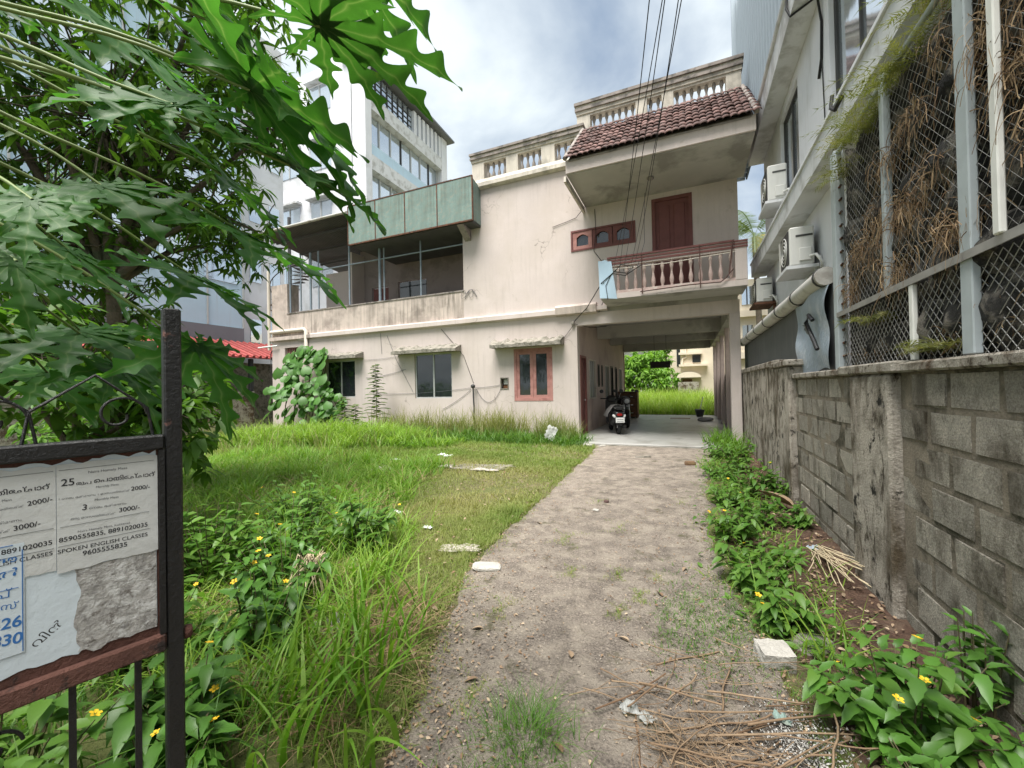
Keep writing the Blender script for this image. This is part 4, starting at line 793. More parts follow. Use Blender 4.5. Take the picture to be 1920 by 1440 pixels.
# behind the carport: cream house, pale houses, far building on the right
ch = thing('cream_house', (1.6, 31, 0), 'cream house with curved ledges and arched porch seen through the carport', 'house')
build(MB().box(-.45, 4.5, 30, 38, -.6, 8), 'wall', M['cream'], ch)
for z, d, x1 in ((3.55,.25,.9),(2.75,.4,1.2),(4.9,.3,4.5),(6.3,.3,4.5)): build(MB().box(-.55, x1, 30-d, 29.998, z, z+.14), 'ledge', M['cream'], ch)
build(MB().prism([(-.15+.75*math.cos(a)+.2, 2.0+.38*math.sin(a)) for a in np.linspace(0, math.pi, 12)], 'y', 29.5, 29.998), 'porch_arch', M['cream'], ch)
build(MB().box(-.35, .25, 29.9, 29.999, .2, 1.9), 'door', M['brownwood'], ch); build(MB().box(.3, .8, 29.93, 29.998, 3.0, 3.5), 'window', M['glass'], ch)
build(MB().tube([(-.36,29.9,2.9),(-.30,29.9,3.3),(-.1,29.9,3.35),(-.05,29.9,4.8)], .05, 8), 'drain_pipe', M['cream'], ch)
ph = thing('pale_house', (-1.5, 42, 0), 'pale house with dark windows behind the bright bush', 'house')
build(MB().box(-3.0, .4, 40, 46, 0, 9), 'wall', M['cream'], ph)
for x in (-.9, -.2): build(MB().box(x, x+.5, 39.95, 39.999, 3.2, 5.4), 'window', M['glass'], ph)
bh = thing('bungalow', (-7, 44, 0), 'white bungalow with a dark window strip behind the bright bush', 'house')
build(MB().box(-11, -3.2, 43, 49, 0, 5.2), 'wall', M['whitewall'], bh)
for x in (-5.6, -4.4): build(MB().box(x, x+1.0, 42.95, 42.999, 3.6, 4.5), 'window', M['glass'], bh)
build(MB().box(-11.3, -2.9, 42.6, 49.3, 5.2, 5.45), 'roof', M['fascia'], bh)
rh = thing('cream_apartment', (9, 31, 0), 'cream apartment block seen past the carport column', 'building')
build(MB().box(2.6, 16, 26, 36, 0, 7.3), 'wall', M['cream'], rh)
for z in (2.9, 5.2): build(MB().box(2.4, 16, 25.7, 25.999, z, z+.35), 'ledge', M['cream'], rh)
for z in (1.3, 3.75, 5.9):
    for x in (2.85, 3.7, 4.6): w = build(MB().box(x, x+.5, 25.95, 25.999, z, z+1.0), 'window', M['skyglass'], rh); build(MB().box(x+.22, x+.28, 25.92, 25.949, z, z+1.0), 'mullion', M['acdark'], w)
build(MB().box(-.6, .62, 28.6, 28.8, -.2, 1.7), 'back_wall', M['coping'], label='mossy garden wall stub behind the carport', cat='wall')
# ---------------------------------------------------------------- open iron gate leaf with pasted notices
gt = thing('iron_gate', (-1.217, .618, 0), 'black and rusty iron gate leaf standing open, its panel pasted with notices', 'gate', rz=R(73.4))
def gp_(mb, name, m, parent=None, **k): return build(mb, name, M[m], parent or gt, local=True, **k)
gp_(MB().cbox(-.020, .016, -.014, .020, .03, 1.722, .004), 'gate_post', 'blackiron'); gp_(MB().cbox(-1.90, -1.85, -.025, .025, .03, 1.722, .004), 'gate_post', 'blackiron')
gp_(MB().cbox(-1.849, -.020, -.018, .018, 1.366, 1.402, .004), 'top_rail', 'blackiron'); gp_(MB().cbox(-1.849, -.020, -.019, .018, .865, .908, .004), 'middle_rail', 'rustiron'); gp_(MB().cbox(-1.849, -.020, -.018, .018, .10, .14, .004), 'bottom_rail', 'rustiron')
gp_(MB().box(-1.848, -.021, -.004, .0, .909, 1.365), 'sheet_panel', 'rustiron'); gp_(MB().box(-.032, -.0205, -.016, -.005, .909, 1.365), 'panel_stop', 'blackiron')
gp_(MB().lathe([(.0,-.015),(.010,-.013),(.012,0),(.010,.015),(.0,.017)], (.024, 0, .885), 8), 'weld_knob', 'rustiron')
for k in range(17): gp_(MB().box(-1.80+k*.108-.006, -1.80+k*.108+.006, -.006, .006, .141, .864), 'bar', 'blackiron')
def scroll(x, z, r, sx, sz, turns=1.4, n=22):
    return gp_(MB().tube([(x+sx*(r*(1-.75*t/n)*math.cos(turns*2*math.pi*t/n)), .0, z+sz*(r*(1-.75*t/n)*math.sin(turns*2*math.pi*t/n))) for t in range(n+1)], .0035, 6), 'scroll', 'blackiron')
for k in range(9):
    x = -.10-k*.19
    scroll(x, 1.455, .05, 1, 1, 1.0); gp_(MB().tube([(x+.06,0,1.402),(x+.05,0,1.47),(x-.04,0,1.55),(x-.14,0,1.47),(x-.15,0,1.402)], .0035, 6), 'arch_bar', 'blackiron')
    if k % 2: scroll(x, .79, .04, 1, 1, 1.0)
def jag(x0, x1, z0, z1, j, seed, step=.012, torn=('b',)):
    """paper outline with torn edges"""
    q = random.Random(seed); P = []
    def run(a, c, hor, e, at):
        n = max(2, int(abs(c-a)/step))
        for k in range(n): u = a+(c-a)*k/n; w = at+(q.uniform(-j, j) if e in torn else 0); P.append((u, w) if hor else (w, u))
    run(x0, x1, True, 'b', z0); run(z0, z1, False, 'r', x1); run(x1, x0, True, 't', z1); run(z1, z0, False, 'l', x0); return P
def sheet(poly, y, m, name, **k): return gp_(MB().prism(poly, 'y', y-.0006, y), name, m, **k)
sheet(jag(-.60, -.036, .935, 1.358, .008, 1, torn=('b','t')), -.0045, 'paperblue', 'old_poster', label='torn pale blue poster layers covering the panel')
sheet([(x, z) for x, z in jag(-.172, -.037, .928, 1.118, .006, 2, torn=('b','l'))], -.0056, 'papergrey', 'peeled_paper')
sheet(jag(-.45, -.2025, 1.124, 1.352, .003, 3, torn=('t','b')), -.0058, 'paper', 'notice', label='left copy of the printed meal notice, partly covered')
sheet(jag(-.2015, -.0335, 1.118, 1.3525, .0025, 4, torn=('t','b')), -.0070, 'paper', 'notice', label='right copy of the printed meal notice')
sheet(jag(-.50, -.247, .972, 1.199, .002, 5, torn=()), -.0060, 'paperblue', 'blue_poster', label='pale poster with large blue numbers')
def writing(s, p0, p1, m, y, hs=1.0, bold=0.0):
    cu = bpy.data.curves.new('writing', 'FONT'); cu.body = s; cu.size = 1; cu.offset = bold
    o = bpy.data.objects.new('tmp', cu); COL.objects.link(o); dg = bpy.context.evaluated_depsgraph_get(); dg.update()
    me = bpy.data.meshes.new_from_object(o.evaluated_get(dg)); bpy.data.objects.remove(o)
    n = len(me.vertices)
    if not n: return
    v = np.zeros(n*3, np.float32); me.vertices.foreach_get('co', v); v = v.reshape(-1, 3); w = v[:, 0].max()-v[:, 0].min(); v[:, 0] -= v[:, 0].min()
    sc = math.hypot(p1[0]-p0[0], p1[1]-p0[1])/w; a = math.atan2(p1[1]-p0[1], p1[0]-p0[0]); X, Z = v[:, 0]*sc, v[:, 1]*sc*hs
    out = np.stack([p0[0]+X*math.cos(a)-Z*math.sin(a), np.full(n, y), p0[1]+X*math.sin(a)+Z*math.cos(a)], -1)
    me.vertices.foreach_set('co', out.astype(np.float32).ravel()); me.update(); me.materials.clear(); me.materials.append(M[m])
    o = bpy.data.objects.new('writing', me); COL.objects.link(o); o.parent = gt; ORG[o.name] = Vector((0,0,0))
YR, YL, YB = -.0080, -.0068, -.0070
writing('25', (-.195,1.3054), (-.175,1.3049), 'ink', YR, 1, .01); writing('രൂപ', (-.1723,1.3038), (-.1487,1.3026), 'ink', YR, .8, .012); writing('െപാതിേച്ചാറ്', (-.1445,1.3034), (-.0384,1.301), 'ink', YR, .9, .012)
writing('Nairs Homely Mess', (-.1533,1.3266), (-.0886,1.3263), 'inkgrey', YR); writing('2000/-', (-.0821,1.273), (-.048,1.272), 'ink', YR, 1, .012)
writing('1 േനരം ഭക്ഷണം 1 മാസേത്തക്ക്', (-.1983,1.2758), (-.0844,1.2724), 'inkgrey', YR, .85); writing('Monthly Mess', (-.1411,1.2909), (-.1038,1.2906), 'inkgrey', YR); writing('Monthly Mess', (-.1434,1.2621), (-.104,1.2611), 'inkgrey', YR)
writing('3', (-.1633,1.2458), (-.1565,1.2451), 'ink', YR, 1, .012); writing('േനരം ഭക്ഷണം', (-.1524,1.2451), (-.0907,1.2428), 'inkgrey', YR, .85); writing('ഒരു മാസേത്തക്ക്', (-.1812,1.2281), (-.1101,1.2239), 'inkgrey', YR, .85); writing('3000/-', (-.1035,1.2264), (-.067,1.2259), 'ink', YR, 1, .012)
writing('Nairs Homely Mess, Kakkanad', (-.1702,1.1973), (-.085,1.195), 'inkgrey', YR); writing('8590555835, 8891020035', (-.1988,1.1837), (-.0531,1.1802), 'ink', YR, 1, .012)
writing('SPOKEN ENGLISH CLASSES', (-.2005,1.1593), (-.0533,1.157), 'ink', YR, 1, .006); writing('9605555835', (-.1632,1.144), (-.0899,1.1429), 'ink', YR, 1, .012)
for (a, c, z) in ((-.197,-.050,1.2155),(-.200,-.048,1.1737),(-.198,-.040,1.3397)): gp_(MB().box(a, c, YR-.0002, YR, z, z+.0008), 'ruled_line', 'inkgrey')
for o_ in (0,):
    writing('25 രൂപ െപാതിേച്ചാറ്', (-.372,1.3022), (-.2107,1.3038), 'ink', YL, .9, .012); writing('2000/-', (-.2421,1.2732), (-.2071,1.2763), 'ink', YL, 1, .012); writing('3000/-', (-.2608,1.2264), (-.2245,1.2282), 'ink', YL, 1, .012)
    writing('8590555835, 8891020035', (-.354,1.1807), (-.2082,1.1828), 'ink', YL, 1, .012); writing('SPOKEN ENGLISH CLASSES', (-.356,1.158), (-.2077,1.1603), 'ink', YL, 1, .006)
    writing('ഒരു മാസേത്തക്ക്', (-.339,1.2243), (-.266,1.2262), 'inkgrey', YL, .85); writing('1 േനരം ഭക്ഷണം 1 മാസേത്തക്ക്', (-.36,1.270), (-.247,1.2730), 'inkgrey', YL, .85); writing('Monthly Mess', (-.30,1.289), (-.263,1.2895), 'inkgrey', YL); writing('േനരം ഭക്ഷണം', (-.312,1.2431), (-.25,1.2448), 'inkgrey', YL, .85)
    for (a, c, z) in ((-.36,-.206,1.2165),(-.36,-.206,1.173),(-.36,-.206,1.3395)): gp_(MB().box(a, c, YL-.0002, YL, z, z+.0008), 'ruled_line', 'inkgrey')
writing('ൽഈ', (-.305,1.163), (-.2567,1.1636), 'inkblue', YB, 1, .02); writing('ലൽ', (-.302,1.1345), (-.2554,1.1322), 'inkblue', YB, 1, .015); writing('പ്', (-.285,1.094), (-.264,1.093), 'inkblue', YB); writing('സ്', (-.279,1.0706), (-.2571,1.0666), 'inkblue', YB)
writing('5526', (-.3060,1.0333), (-.2516,1.0286), 'inkblue', YB, 1.1, .02); writing('8830', (-.3062,1.001), (-.251,.9941), 'inkblue', YB, 1.1, .02)
gp_(MB().box(-.2505, -.249, YB-.0002, YB, .975, 1.185), 'ruled_line', 'inkblue'); gp_(MB().box(-.50, -.262, YB-.0002, YB, 1.1965, 1.198), 'ruled_line', 'inkblue'); gp_(MB().box(-.50, -.255, YB-.0002, YB, 1.108, 1.1092), 'ruled_line', 'inkblue')
writing('വിൻ', (-.232,.972), (-.19,1.005), 'ink', -.0052, .9)
# ---------------------------------------------------------------- things in the carport
def loft(b, secs, seg=14, p=2.6):
    """superellipse sections (cx, y, cz, rx, rz) along local y"""
    rings = []
    for cx, y, cz, rx, rz in secs:
        g = []
        for k in range(seg):
            a = 2*math.pi*k/seg; c, s = math.cos(a), math.sin(a); g.append((cx+rx*math.copysign(abs(c)**(2/p), c), y, cz+rz*math.copysign(abs(s)**(2/p), s)))
        rings.append(g)
    v = [q for g in rings for q in g]; f = []
    for i in range(len(rings)-1):
        for k in range(seg): f.append((i*seg+k, i*seg+(k+1) % seg, (i+1)*seg+(k+1) % seg, (i+1)*seg+k))
    b.add(v, f, True); b.add(rings[0], [tuple(range(seg))]); b.add(rings[-1], [tuple(range(seg))[::-1]]); return b
def wheel(t, y, r, w, tilt=0):
    ty = build(MB().lathe([(r*.68,-w*.5),(r*.9,-w*.55),(r,-w*.25),(r*1.01,0),(r,w*.25),(r*.9,w*.55),(r*.68,w*.5)], (0, y, r), 22, 'x'), 'wheel', M['rubber'], t, local=True)
    build(MB().lathe([(.03,-w*.45),(.05,-w*.5),(.05,w*.5),(.03,w*.45)], (0, y, r), 10, 'x'), 'hub', M['chrome'], ty, local=True)
    b = MB().lathe([(r*.66,-w*.4),(r*.70,-w*.42),(r*.70,w*.42),(r*.66,w*.4)], (0, y, r), 22, 'x')
    for k in range(6): a = k*math.pi/3; b.tube([(0, y+.04*math.cos(a), r+.04*math.sin(a)), (0, y+r*.67*math.cos(a), r+r*.67*math.sin(a))], .014, 5)
    build(b, 'rim', M['blackplastic'], ty, local=True)
sc_ = thing('scooter', (-1.97, 12.62, .055), 'black scooter with a white number plate parked by the carport wall', 'scooter', rz=R(20))
def sp(b, n, m, par=None): return build(b, n, M[m], par or sc_, local=True)
wheel(sc_, 0, .235, .10); wheel(sc_, 1.22, .235, .09)
bd = sp(loft(MB(), [(0,-.24,.60,.10,.06),(0,-.18,.60,.17,.13),(0,0,.56,.20,.20),(0,.30,.50,.205,.24),(0,.52,.44,.19,.24),(0,.60,.40,.15,.16)]), 'rear_body', 'blackplastic')
sp(loft(MB(), [(0,-.26,.78,.10,.03),(0,-.15,.79,.15,.06),(0,.2,.78,.16,.06),(0,.5,.76,.13,.05),(0,.60,.74,.07,.03)]), 'seat', 'rubber')
sp(MB().box(-.17, .17, .52, 1.0, .24, .30), 'floor_board', 'blackplastic')
sp(MB().prism([(.94,.26),(1.02,.26),(1.16,.72),(1.12,1.0),(1.04,1.0),(1.06,.72)], 'x', -.19, .19), 'leg_shield', 'blackplastic')
sp(loft(MB(), [(0,.98,1.02,.10,.06),(0,1.05,1.04,.17,.12),(0,1.16,1.02,.16,.12),(0,1.24,1.0,.09,.07)]), 'handlebar_cowl', 'blackplastic')
sp(MB().tube([(-.36,.98,1.06),(-.2,1.06,1.05),(.2,1.06,1.05),(.36,.98,1.06)], .018, 8), 'handlebar', 'rubber')
for sx in (-1, 1):
    m_ = sp(MB().tube([(sx*.24,1.05,1.06),(sx*.30,1.02,1.24)], .007, 6), 'mirror', 'chrome'); sp(MB().lathe([(0,-.012),(.06,-.012),(.065,0),(.06,.012),(0,.012)], (sx*.32,1.01,1.29), 12, 'y'), 'mirror_glass', 'blackplastic', m_)
    sp(loft(MB(), [(sx*.13,-.215,.56,.045,.04),(sx*.14,-.16,.57,.06,.05)], 10), 'turn_lamp', 'plate')
    sp(MB().tube([(sx*.13,-.25,.80),(sx*.15,.05,.84)], .013, 6), 'grab_rail', 'chrome')
sp(loft(MB(), [(0,-.265,.60,.07,.03),(0,-.22,.60,.10,.05)], 10), 'tail_lamp', 'tail')
np_ = sp(MB().cbox(-.13, .13, -.315, -.300, .37, .52, .006), 'number_plate', 'plate')
for z in (.46, .40): sp(MB().box(-.09, .09, -.3165, -.3155, z, z+.012), 'plate_marking', 'inkgrey', np_)
sp(MB().prism([(-.30,.53),(-.12,.56),(-.20,.30),(-.27,.28)], 'x', -.07, .07), 'mudguard', 'rubber'); sp(MB().tube([(.14,-.26,.26),(.15,.2,.24),(.12,.6,.22)], [.05,.055,.03], 10), 'silencer', 'blackplastic')
sp(MB().tube([(0,1.15,.9),(0,1.2,.5),(.06,1.22,.24)], .03, 8), 'front_fork', 'chrome'); sp(loft(MB(), [(0,.95,.40,.03,.03),(0,1.05,.50,.06,.03),(0,1.22,.53,.065,.03),(0,1.38,.47,.05,.03),(0,1.46,.38,.03,.02)], 10), 'front_mudguard', 'blackplastic')
# grey cover thrown over the seat and hanging down the left
v = []; f = []; n = 10
prof2 = [(-.34,.52),(-.33,.60),(-.28,.70),(-.21,.79),(-.12,.86),(0,.872),(.12,.86),(.19,.80)]
for i in range(n+1):
    y = -.12+.62*i/n
    for k, (x, z) in enumerate(prof2): v.append((x+.012*math.sin(3*i+k), y+.02*math.sin(2*k), z+.008*math.sin(2.1*i+1.7*k)+.01))
for i in range(n):
    for k in range(7): a = i*8+k; f.append((a, a+1, a+9, a+8))
build(MB().add([tuple(Matrix.Translation((-1.97,12.62,.055)) @ Matrix.Rotation(R(20), 4, 'Z') @ Vector(p)) for p in v], f, True), 'dust_cover', M['seatcover'], label='grey cloth thrown over the scooter seat', cat='cover')
mb_ = thing('motorcycle', (-1.98, 14.7, .055), 'black motorcycle with a pale headlamp cowl standing behind the scooter', 'motorcycle', rz=R(14))
def mp_(b, n, m, par=None): return build(b, n, M[m], par or mb_, local=True)
wheel(mb_, 0, .30, .10); wheel(mb_, 1.30, .30, .11)
mp_(loft(MB(), [(0,.30,.86,.06,.05),(0,.42,.88,.13,.11),(0,.66,.87,.14,.12),(0,.82,.84,.08,.07)]), 'fuel_tank', 'blackplastic'); mp_(loft(MB(), [(0,.78,.80,.10,.04),(0,1.0,.80,.13,.05),(0,1.4,.86,.11,.05),(0,1.52,.88,.07,.03)]), 'seat', 'rubber')
mp_(loft(MB(), [(0,.36,.45,.13,.14),(0,.5,.46,.17,.2),(0,.72,.45,.16,.2),(0,.85,.42,.1,.12)]), 'engine', 'chrome'); mp_(MB().tube([(-.08,0,.30),(-.08,.16,.72),(-.08,.24,.98)], .025, 8).tube([(.08,0,.30),(.08,.16,.72),(.08,.24,.98)], .025, 8), 'front_fork', 'chrome')
mp_(loft(MB(), [(0,.02,.92,.07,.07),(0,.10,.93,.13,.13),(0,.22,.93,.12,.12)]), 'headlamp_cowl', 'seatcover'); mp_(MB().lathe([(0,0),(.08,.005),(.085,.03)], (0, .0, .92), 14, 'y'), 'headlamp', 'plate')
mp_(MB().tube([(-.38,.34,1.06),(-.2,.26,1.05),(.2,.26,1.05),(.38,.34,1.06)], .015, 8), 'handlebar', 'blackiron')
for sx in (-1, 1): m_ = mp_(MB().tube([(sx*.26,.28,1.06),(sx*.34,.24,1.25)], .007, 6), 'mirror', 'blackplastic'); mp_(loft(MB(), [(sx*.36,.235,1.28,.07,.045),(sx*.36,.26,1.28,.06,.04)], 10), 'mirror_shell', 'blackplastic', m_)
mp_(loft(MB(), [(0,-.33,.46,.04,.02),(0,-.2,.58,.065,.03),(0,0,.635,.07,.025),(0,.2,.60,.06,.02),(0,.27,.54,.05,.02)], 10), 'front_mudguard', 'blackplastic'); mp_(MB().tube([(.15,.6,.28),(.16,1.0,.3),(.17,1.55,.42)], [.025,.04,.05], 10), 'silencer', 'chrome')
mp_(MB().tube([(0,.3,.8),(0,.6,.3),(0,.9,.3),(0,1.1,.72),(0,.4,.82)], .025, 6), 'frame', 'blackiron'); mp_(MB().tube([(.1,.75,.30),(.36,.75,.30)], .014, 6), 'foot_peg', 'rubber')
mb2 = mb_.copy(); COL.objects.link(mb2); mb2.location = (-2.30, 16.7, .055); mb2.rotation_euler = (0, 0, R(24)); mb2['label'] = 'second dark motorcycle between the first one and the wooden chest'
for ch_ in [o for o in bpy.data.objects if o.parent == mb_]:
    c_ = ch_.copy(); COL.objects.link(c_); c_.parent = mb2
    for g_ in [o for o in bpy.data.objects if o.parent == ch_]: d_ = g_.copy(); COL.objects.link(d_); d_.parent = c_
ca = thing('wooden_chest', (-2.5, 19.3, .055), 'brown wooden chest of drawers standing at the far end of the carport', 'chest')
build(MB().cbox(-2.92, -2.10, 19.0, 19.6, .10, 1.22, .012), 'carcass', M['brownwood'], ca); build(MB().cbox(-2.95, -2.07, 18.97, 19.63, 1.221, 1.26, .008), 'top_board', M['brownwood'], ca)
for z in (.14, .50, .86):
    d = build(MB().cbox(-2.88, -2.14, 18.975, 18.999, z, z+.31, .008), 'drawer', M['brownwood'], ca)
    for x in (-2.68, -2.34): build(MB().box(x-.05, x+.05, 18.955, 18.974, z+.14, z+.18), 'handle', M['plate'], d)
for x in (-2.88, -2.18): build(MB().box(x, x+.06, 19.03, 19.09, .055, .099).box(x, x+.06, 19.5, 19.56, .055, .099), 'foot', M['brownwood'], ca)
hs_ = thing('hanging_signboard', (-.99, 17.0, 2.2), 'dark weathered plank hanging from the carport ceiling on two rods', 'signboard')
build(MB().cbox(-1.36, -.62, 16.985, 17.015, 2.19, 2.45, .006), 'board', M['plank'], hs_)
for x in (-1.2, -.76): build(MB().tube([(x, 17, 2.449), (x, 17, 3.638)], .008, 6), 'rod', M['acdark'], hs_)
bu = thing('bucket', (.45, 20.3, .055), 'dark bucket with a pale broom at the back of the carport', 'bucket')
build(MB().lathe([(.13,0),(.20,.30),(.215,.31),(.20,.31),(.12,.02)], (.45, 20.3, .055), 14), 'pail', M['acdark'], bu); build(MB().tube([(.42,20.3,.2),(.6,20.35,.95)], .02, 6), 'broom_handle', M['plate'], bu); build(loft(MB(), [(.36,20.1,.37,.02,.01),(.40,20.3,.38,.16,.03),(.45,20.5,.37,.03,.01)], 10), 'rag', M['seatcover'], bu)
b = loft(MB(), [(.45,17.5,.10,.05,.03),(.5,17.6,.13,.20,.07),(.62,17.8,.14,.26,.085),(.72,18.0,.12,.18,.06),(.78,18.1,.09,.05,.03)], 12); build(b, 'sack', M['seatcover'], label='grey sack lying by the carport columns', cat='sack')
build(MB().cbox(-.75, .05, 18.9, 19.5, .056, .066, .003), 'doormat', M['brownwood'], label='thin brown mat lying on the carport floor', cat='mat')
# ---------------------------------------------------------------- plants
def blades(x, y, h, w, lean, seg=3, tint=None, seed=0, z=None, curl=1.0, spread=None):
    """one curved blade for each point; returns verts, faces, tint"""
    q = np.random.default_rng(seed); n = len(x); z = gh(x, y)-.01 if z is None else z
    a = q.uniform(0, 2*np.pi, n) if spread is None else spread; dx, dy = np.cos(a), np.sin(a); b_ = a+np.pi/2+q.normal(0, .5, n); wx, wy = np.cos(b_), np.sin(b_)
    tint = q.random(n) if tint is None else tint; V = np.zeros((n, seg+1, 2, 3)); 
    for s in range(seg+1):
        t = s/seg; ww = w*(1-t**1.6*.93)*.5; px = x+dx*lean*h*t**1.8*curl; py = y+dy*lean*h*t**1.8*curl; pz = z+h*(t-.42*np.clip(lean, 0, 1.2)*t**2.4)
        V[:, s, 0] = np.stack([px-wx*ww, py-wy*ww, pz], -1); V[:, s, 1] = np.stack([px+wx*ww, py+wy*ww, pz], -1)
    base = (np.arange(n)*(seg+1)*2)[:, None]; F = np.concatenate([base+np.array([2*s, 2*s+1, 2*s+3, 2*s+2]) for s in range(seg)], 1).reshape(-1, 4)
    return V.reshape(-1, 3), F, np.repeat(tint, (seg+1)*2)
def pts(n, x0, x1, y0, y1, seed): q = np.random.default_rng(seed); return q.uniform(x0, x1, n), q.uniform(y0, y1, n), q
def grass(name, x, y, h, w, lean, m, label, cat, seg=3, tint=None, seed=0, **k):
    v, f, t = blades(x, y, h, w, lean, seg, tint, seed, **k); return stuff(name, np_mesh(name, v, f, True, {'tint': t}), M[m], label=label, cat=cat)
def clumps(n, per, x0, x1, y0, y1, sg, seed, keep=None):
    """points gathered in tufts; returns x, y and one random number per tuft repeated for its points"""
    q = np.random.default_rng(seed); cx, cy = q.uniform(x0, x1, n), q.uniform(y0, y1, n)
    if keep is not None: k = keep(cx, cy); cx, cy = cx[k], cy[k]
    m = np.maximum(3, (per*q.uniform(.3, 1.6, len(cx))).astype(int)); i = np.repeat(np.arange(len(cx)), m); u = q.random(len(cx))[i]
    return cx[i]+q.normal(0, sg, len(i)), cy[i]+q.normal(0, sg, len(i)), u, q
def bare(x, y):      # worn patches of the lawn
    return np.exp(-(((x+3.3)/1.1)**2+((y-6.0)/1.0)**2))*1.1+np.exp(-(((x+2.7)/.6)**2+((y-3.9)/1.0)**2))*.75+np.exp(-(((x+3.9)/1.2)**2+((y-6.9)/.8)**2))*.8+np.exp(-(((x+2.6)/.7)**2+((y-5.2)/1.3)**2))*.8+np.exp(-(((x+5.3)/1.3)**2+((y-6.6)/.9)**2))*.5+np.exp(-(((x+2.7)/.5)**2+((y-8.2)/1.5)**2))*.4+np.exp(-(((x+1.75)/.45)**2+((y-2.0)/.45)**2))*.8+np.exp(-(((x+2.2)/.5)**2+((y-2.6)/.5)**2))*.4
def inlawn(x, y, m=.0): return x < edge(LEFT, y)-m+.07*nz(x*3, y*3, 1.4, 2)
# short lawn: dense near the camera, coarser further off
X = []; Y = []; HH = []; WW = []
for n, x0, x1, y0, y1, w0 in ((95000,-4.2,-1.2,1.2,4.6,.006),(105000,-8,-1.7,4.4,8.2,.010),(70000,-15.8,-1.9,6.5,11.5,.015),(24000,-15.8,-7,2.5,7,.018)):
    x, y, q = pts(n, x0, x1, y0, y1, n); k = inlawn(x, y) & (q.random(n) > bare(x, y)*.45) & (q.random(n) < .55+.45*nz(x, y, 1.2, 4)+.3); x, y = x[k], y[k]
    X.append(x); Y.append(y); HH.append(q.uniform(.04, .13, len(x))*(1+.5*nz(x, y, 1.1, 7))*(1-.35*np.clip(bare(x, y), 0, 1))); WW.append(q.uniform(.7, 1.3, len(x))*w0)
X, Y, HH, WW = map(np.concatenate, (X, Y, HH, WW)); dry = np.clip(bare(X, Y)*.45+.3*nz(X, Y, 1.6, 1)+.12+.35*RNG.random(len(X)), 0, 1)
grass('lawn', X, Y, HH, WW, RNG.uniform(.2, 1.3, len(X)), 'lawn', 'short patchy yellow-green lawn in front of the house', 'lawn', 2, dry, 5)
# low grass creeping over the right edge of the driveway
x, y, q = pts(9000, -.25, .75, 1.9, 4.2, 77); k = (np.exp(-(((x-.12)/.36)**2+((y-2.85)/.42)**2)) > q.random(len(x))*.9) | ((x > edge(RIGHT, y)-.05) & (q.random(len(x)) < .25)); x, y = x[k], y[k]
grass('creeping_grass', x, y, q.uniform(.02, .06, len(x)), q.uniform(.003, .006, len(x)), q.uniform(.5, 1.4, len(x)), 'darkgrass', 'low dark grass creeping over the right side of the driveway', 'grass', 2, None, 6, z=np.full(len(x), .008))
x = []; y = []
for cx, cy, r_, n in ((-.35,3.0,.10,130),(-.55,3.3,.13,130),(-.25,3.35,.09,80),(-.9,3.2,.12,110),(-1.15,3.9,.2,150),(-.7,4.4,.2,100),(-1.2,2.5,.16,140),(-.1,5.6,.15,60),(-1.1,5.3,.15,60),(-.45,2.75,.1,110),(-1.0,1.75,.15,120)):
    a, b2, q = pts(n, -1, 1, -1, 1, int(cx*100+cy*1000)%99991); x.append(cx+r_*a*np.abs(b2)); y.append(cy+r_*b2)
x = np.concatenate(x); y = np.concatenate(y); grass('driveway_weeds', x, y, RNG.uniform(.02, .05, len(x)), RNG.uniform(.003, .005, len(x)), RNG.uniform(.6, 1.4, len(x)), 'lawn', 'sparse weeds growing through cracks of the driveway', 'weeds', 2, None, 8, z=np.full(len(x), .008))
# moss-like weeds and grass rooted along both broken edges of the driveway
q = np.random.default_rng(151); n = 9000; y = 1.1+9.2*q.random(n)**1.5; sd_ = q.random(n) < .5; x = np.where(sd_, edge(LEFT, y)+np.abs(q.normal(0, .10, n))-.05, edge(RIGHT, y)-np.abs(q.normal(0, .13, n))+.08); k = nz(x*2.2, y*2.2, 1.6, 9) > -.25*q.random(n); x, y = x[k], y[k]
grass('edge_weeds', x, y, q.uniform(.012, .055, len(x)), q.uniform(.003, .007, len(x)), q.uniform(.5, 1.6, len(x)), 'lawn', 'short weeds rooted along the broken edges of the driveway', 'weeds', 2, q.random(len(x)), 152, z=np.full(len(x), .006))
# tall grass along the facade
x, y, u, q = clumps(150, 26, -9.6, -2.8, 10.5, 11.4, .10, 31, lambda a, c: nz(a*1.3, a*0, 1.2, 2) > -.35); y = np.minimum(y, 11.62)
grass('facade_grass', x, y, q.uniform(.5, 1.2, len(x))*(.45+.65*u), q.uniform(.012, .026, len(x)), q.uniform(.1, .7, len(x)), 'seedgrass', 'tall yellow-green grass tufts along the foot of the facade', 'grass', 5, np.clip(u*.5+.5*q.random(len(x)), 0, 1), 9)
x, y, u, q = clumps(420, 24, -11.5, -2.6, 9.8, 11.4, .13, 32); y = np.minimum(y, 11.6)
grass('facade_undergrowth', x, y, q.uniform(.16, .55, len(x))*(.45+.8*u), q.uniform(.012, .026, len(x)), q.uniform(.4, 1.3, len(x)), 'darkgrass', 'darker low grass thick along the foot of the facade', 'grass', 4, None, 10)
# seed-headed stalks
n = 230; x, y, q = pts(n, -9, -2.9, 10.7, 11.5, 33); V, F, T = blades(x, y, q.uniform(.6, 1.05, n), np.full(n, .006), q.uniform(.1, .6, n), 5, None, 34)
grass('seed_stalks', x, y, q.uniform(.6, 1.1, n), np.full(n, .007), q.uniform(.05, .5, n), 'seedgrass', 'fine seed stalks rising above the facade grass', 'grass', 5, None, 35)
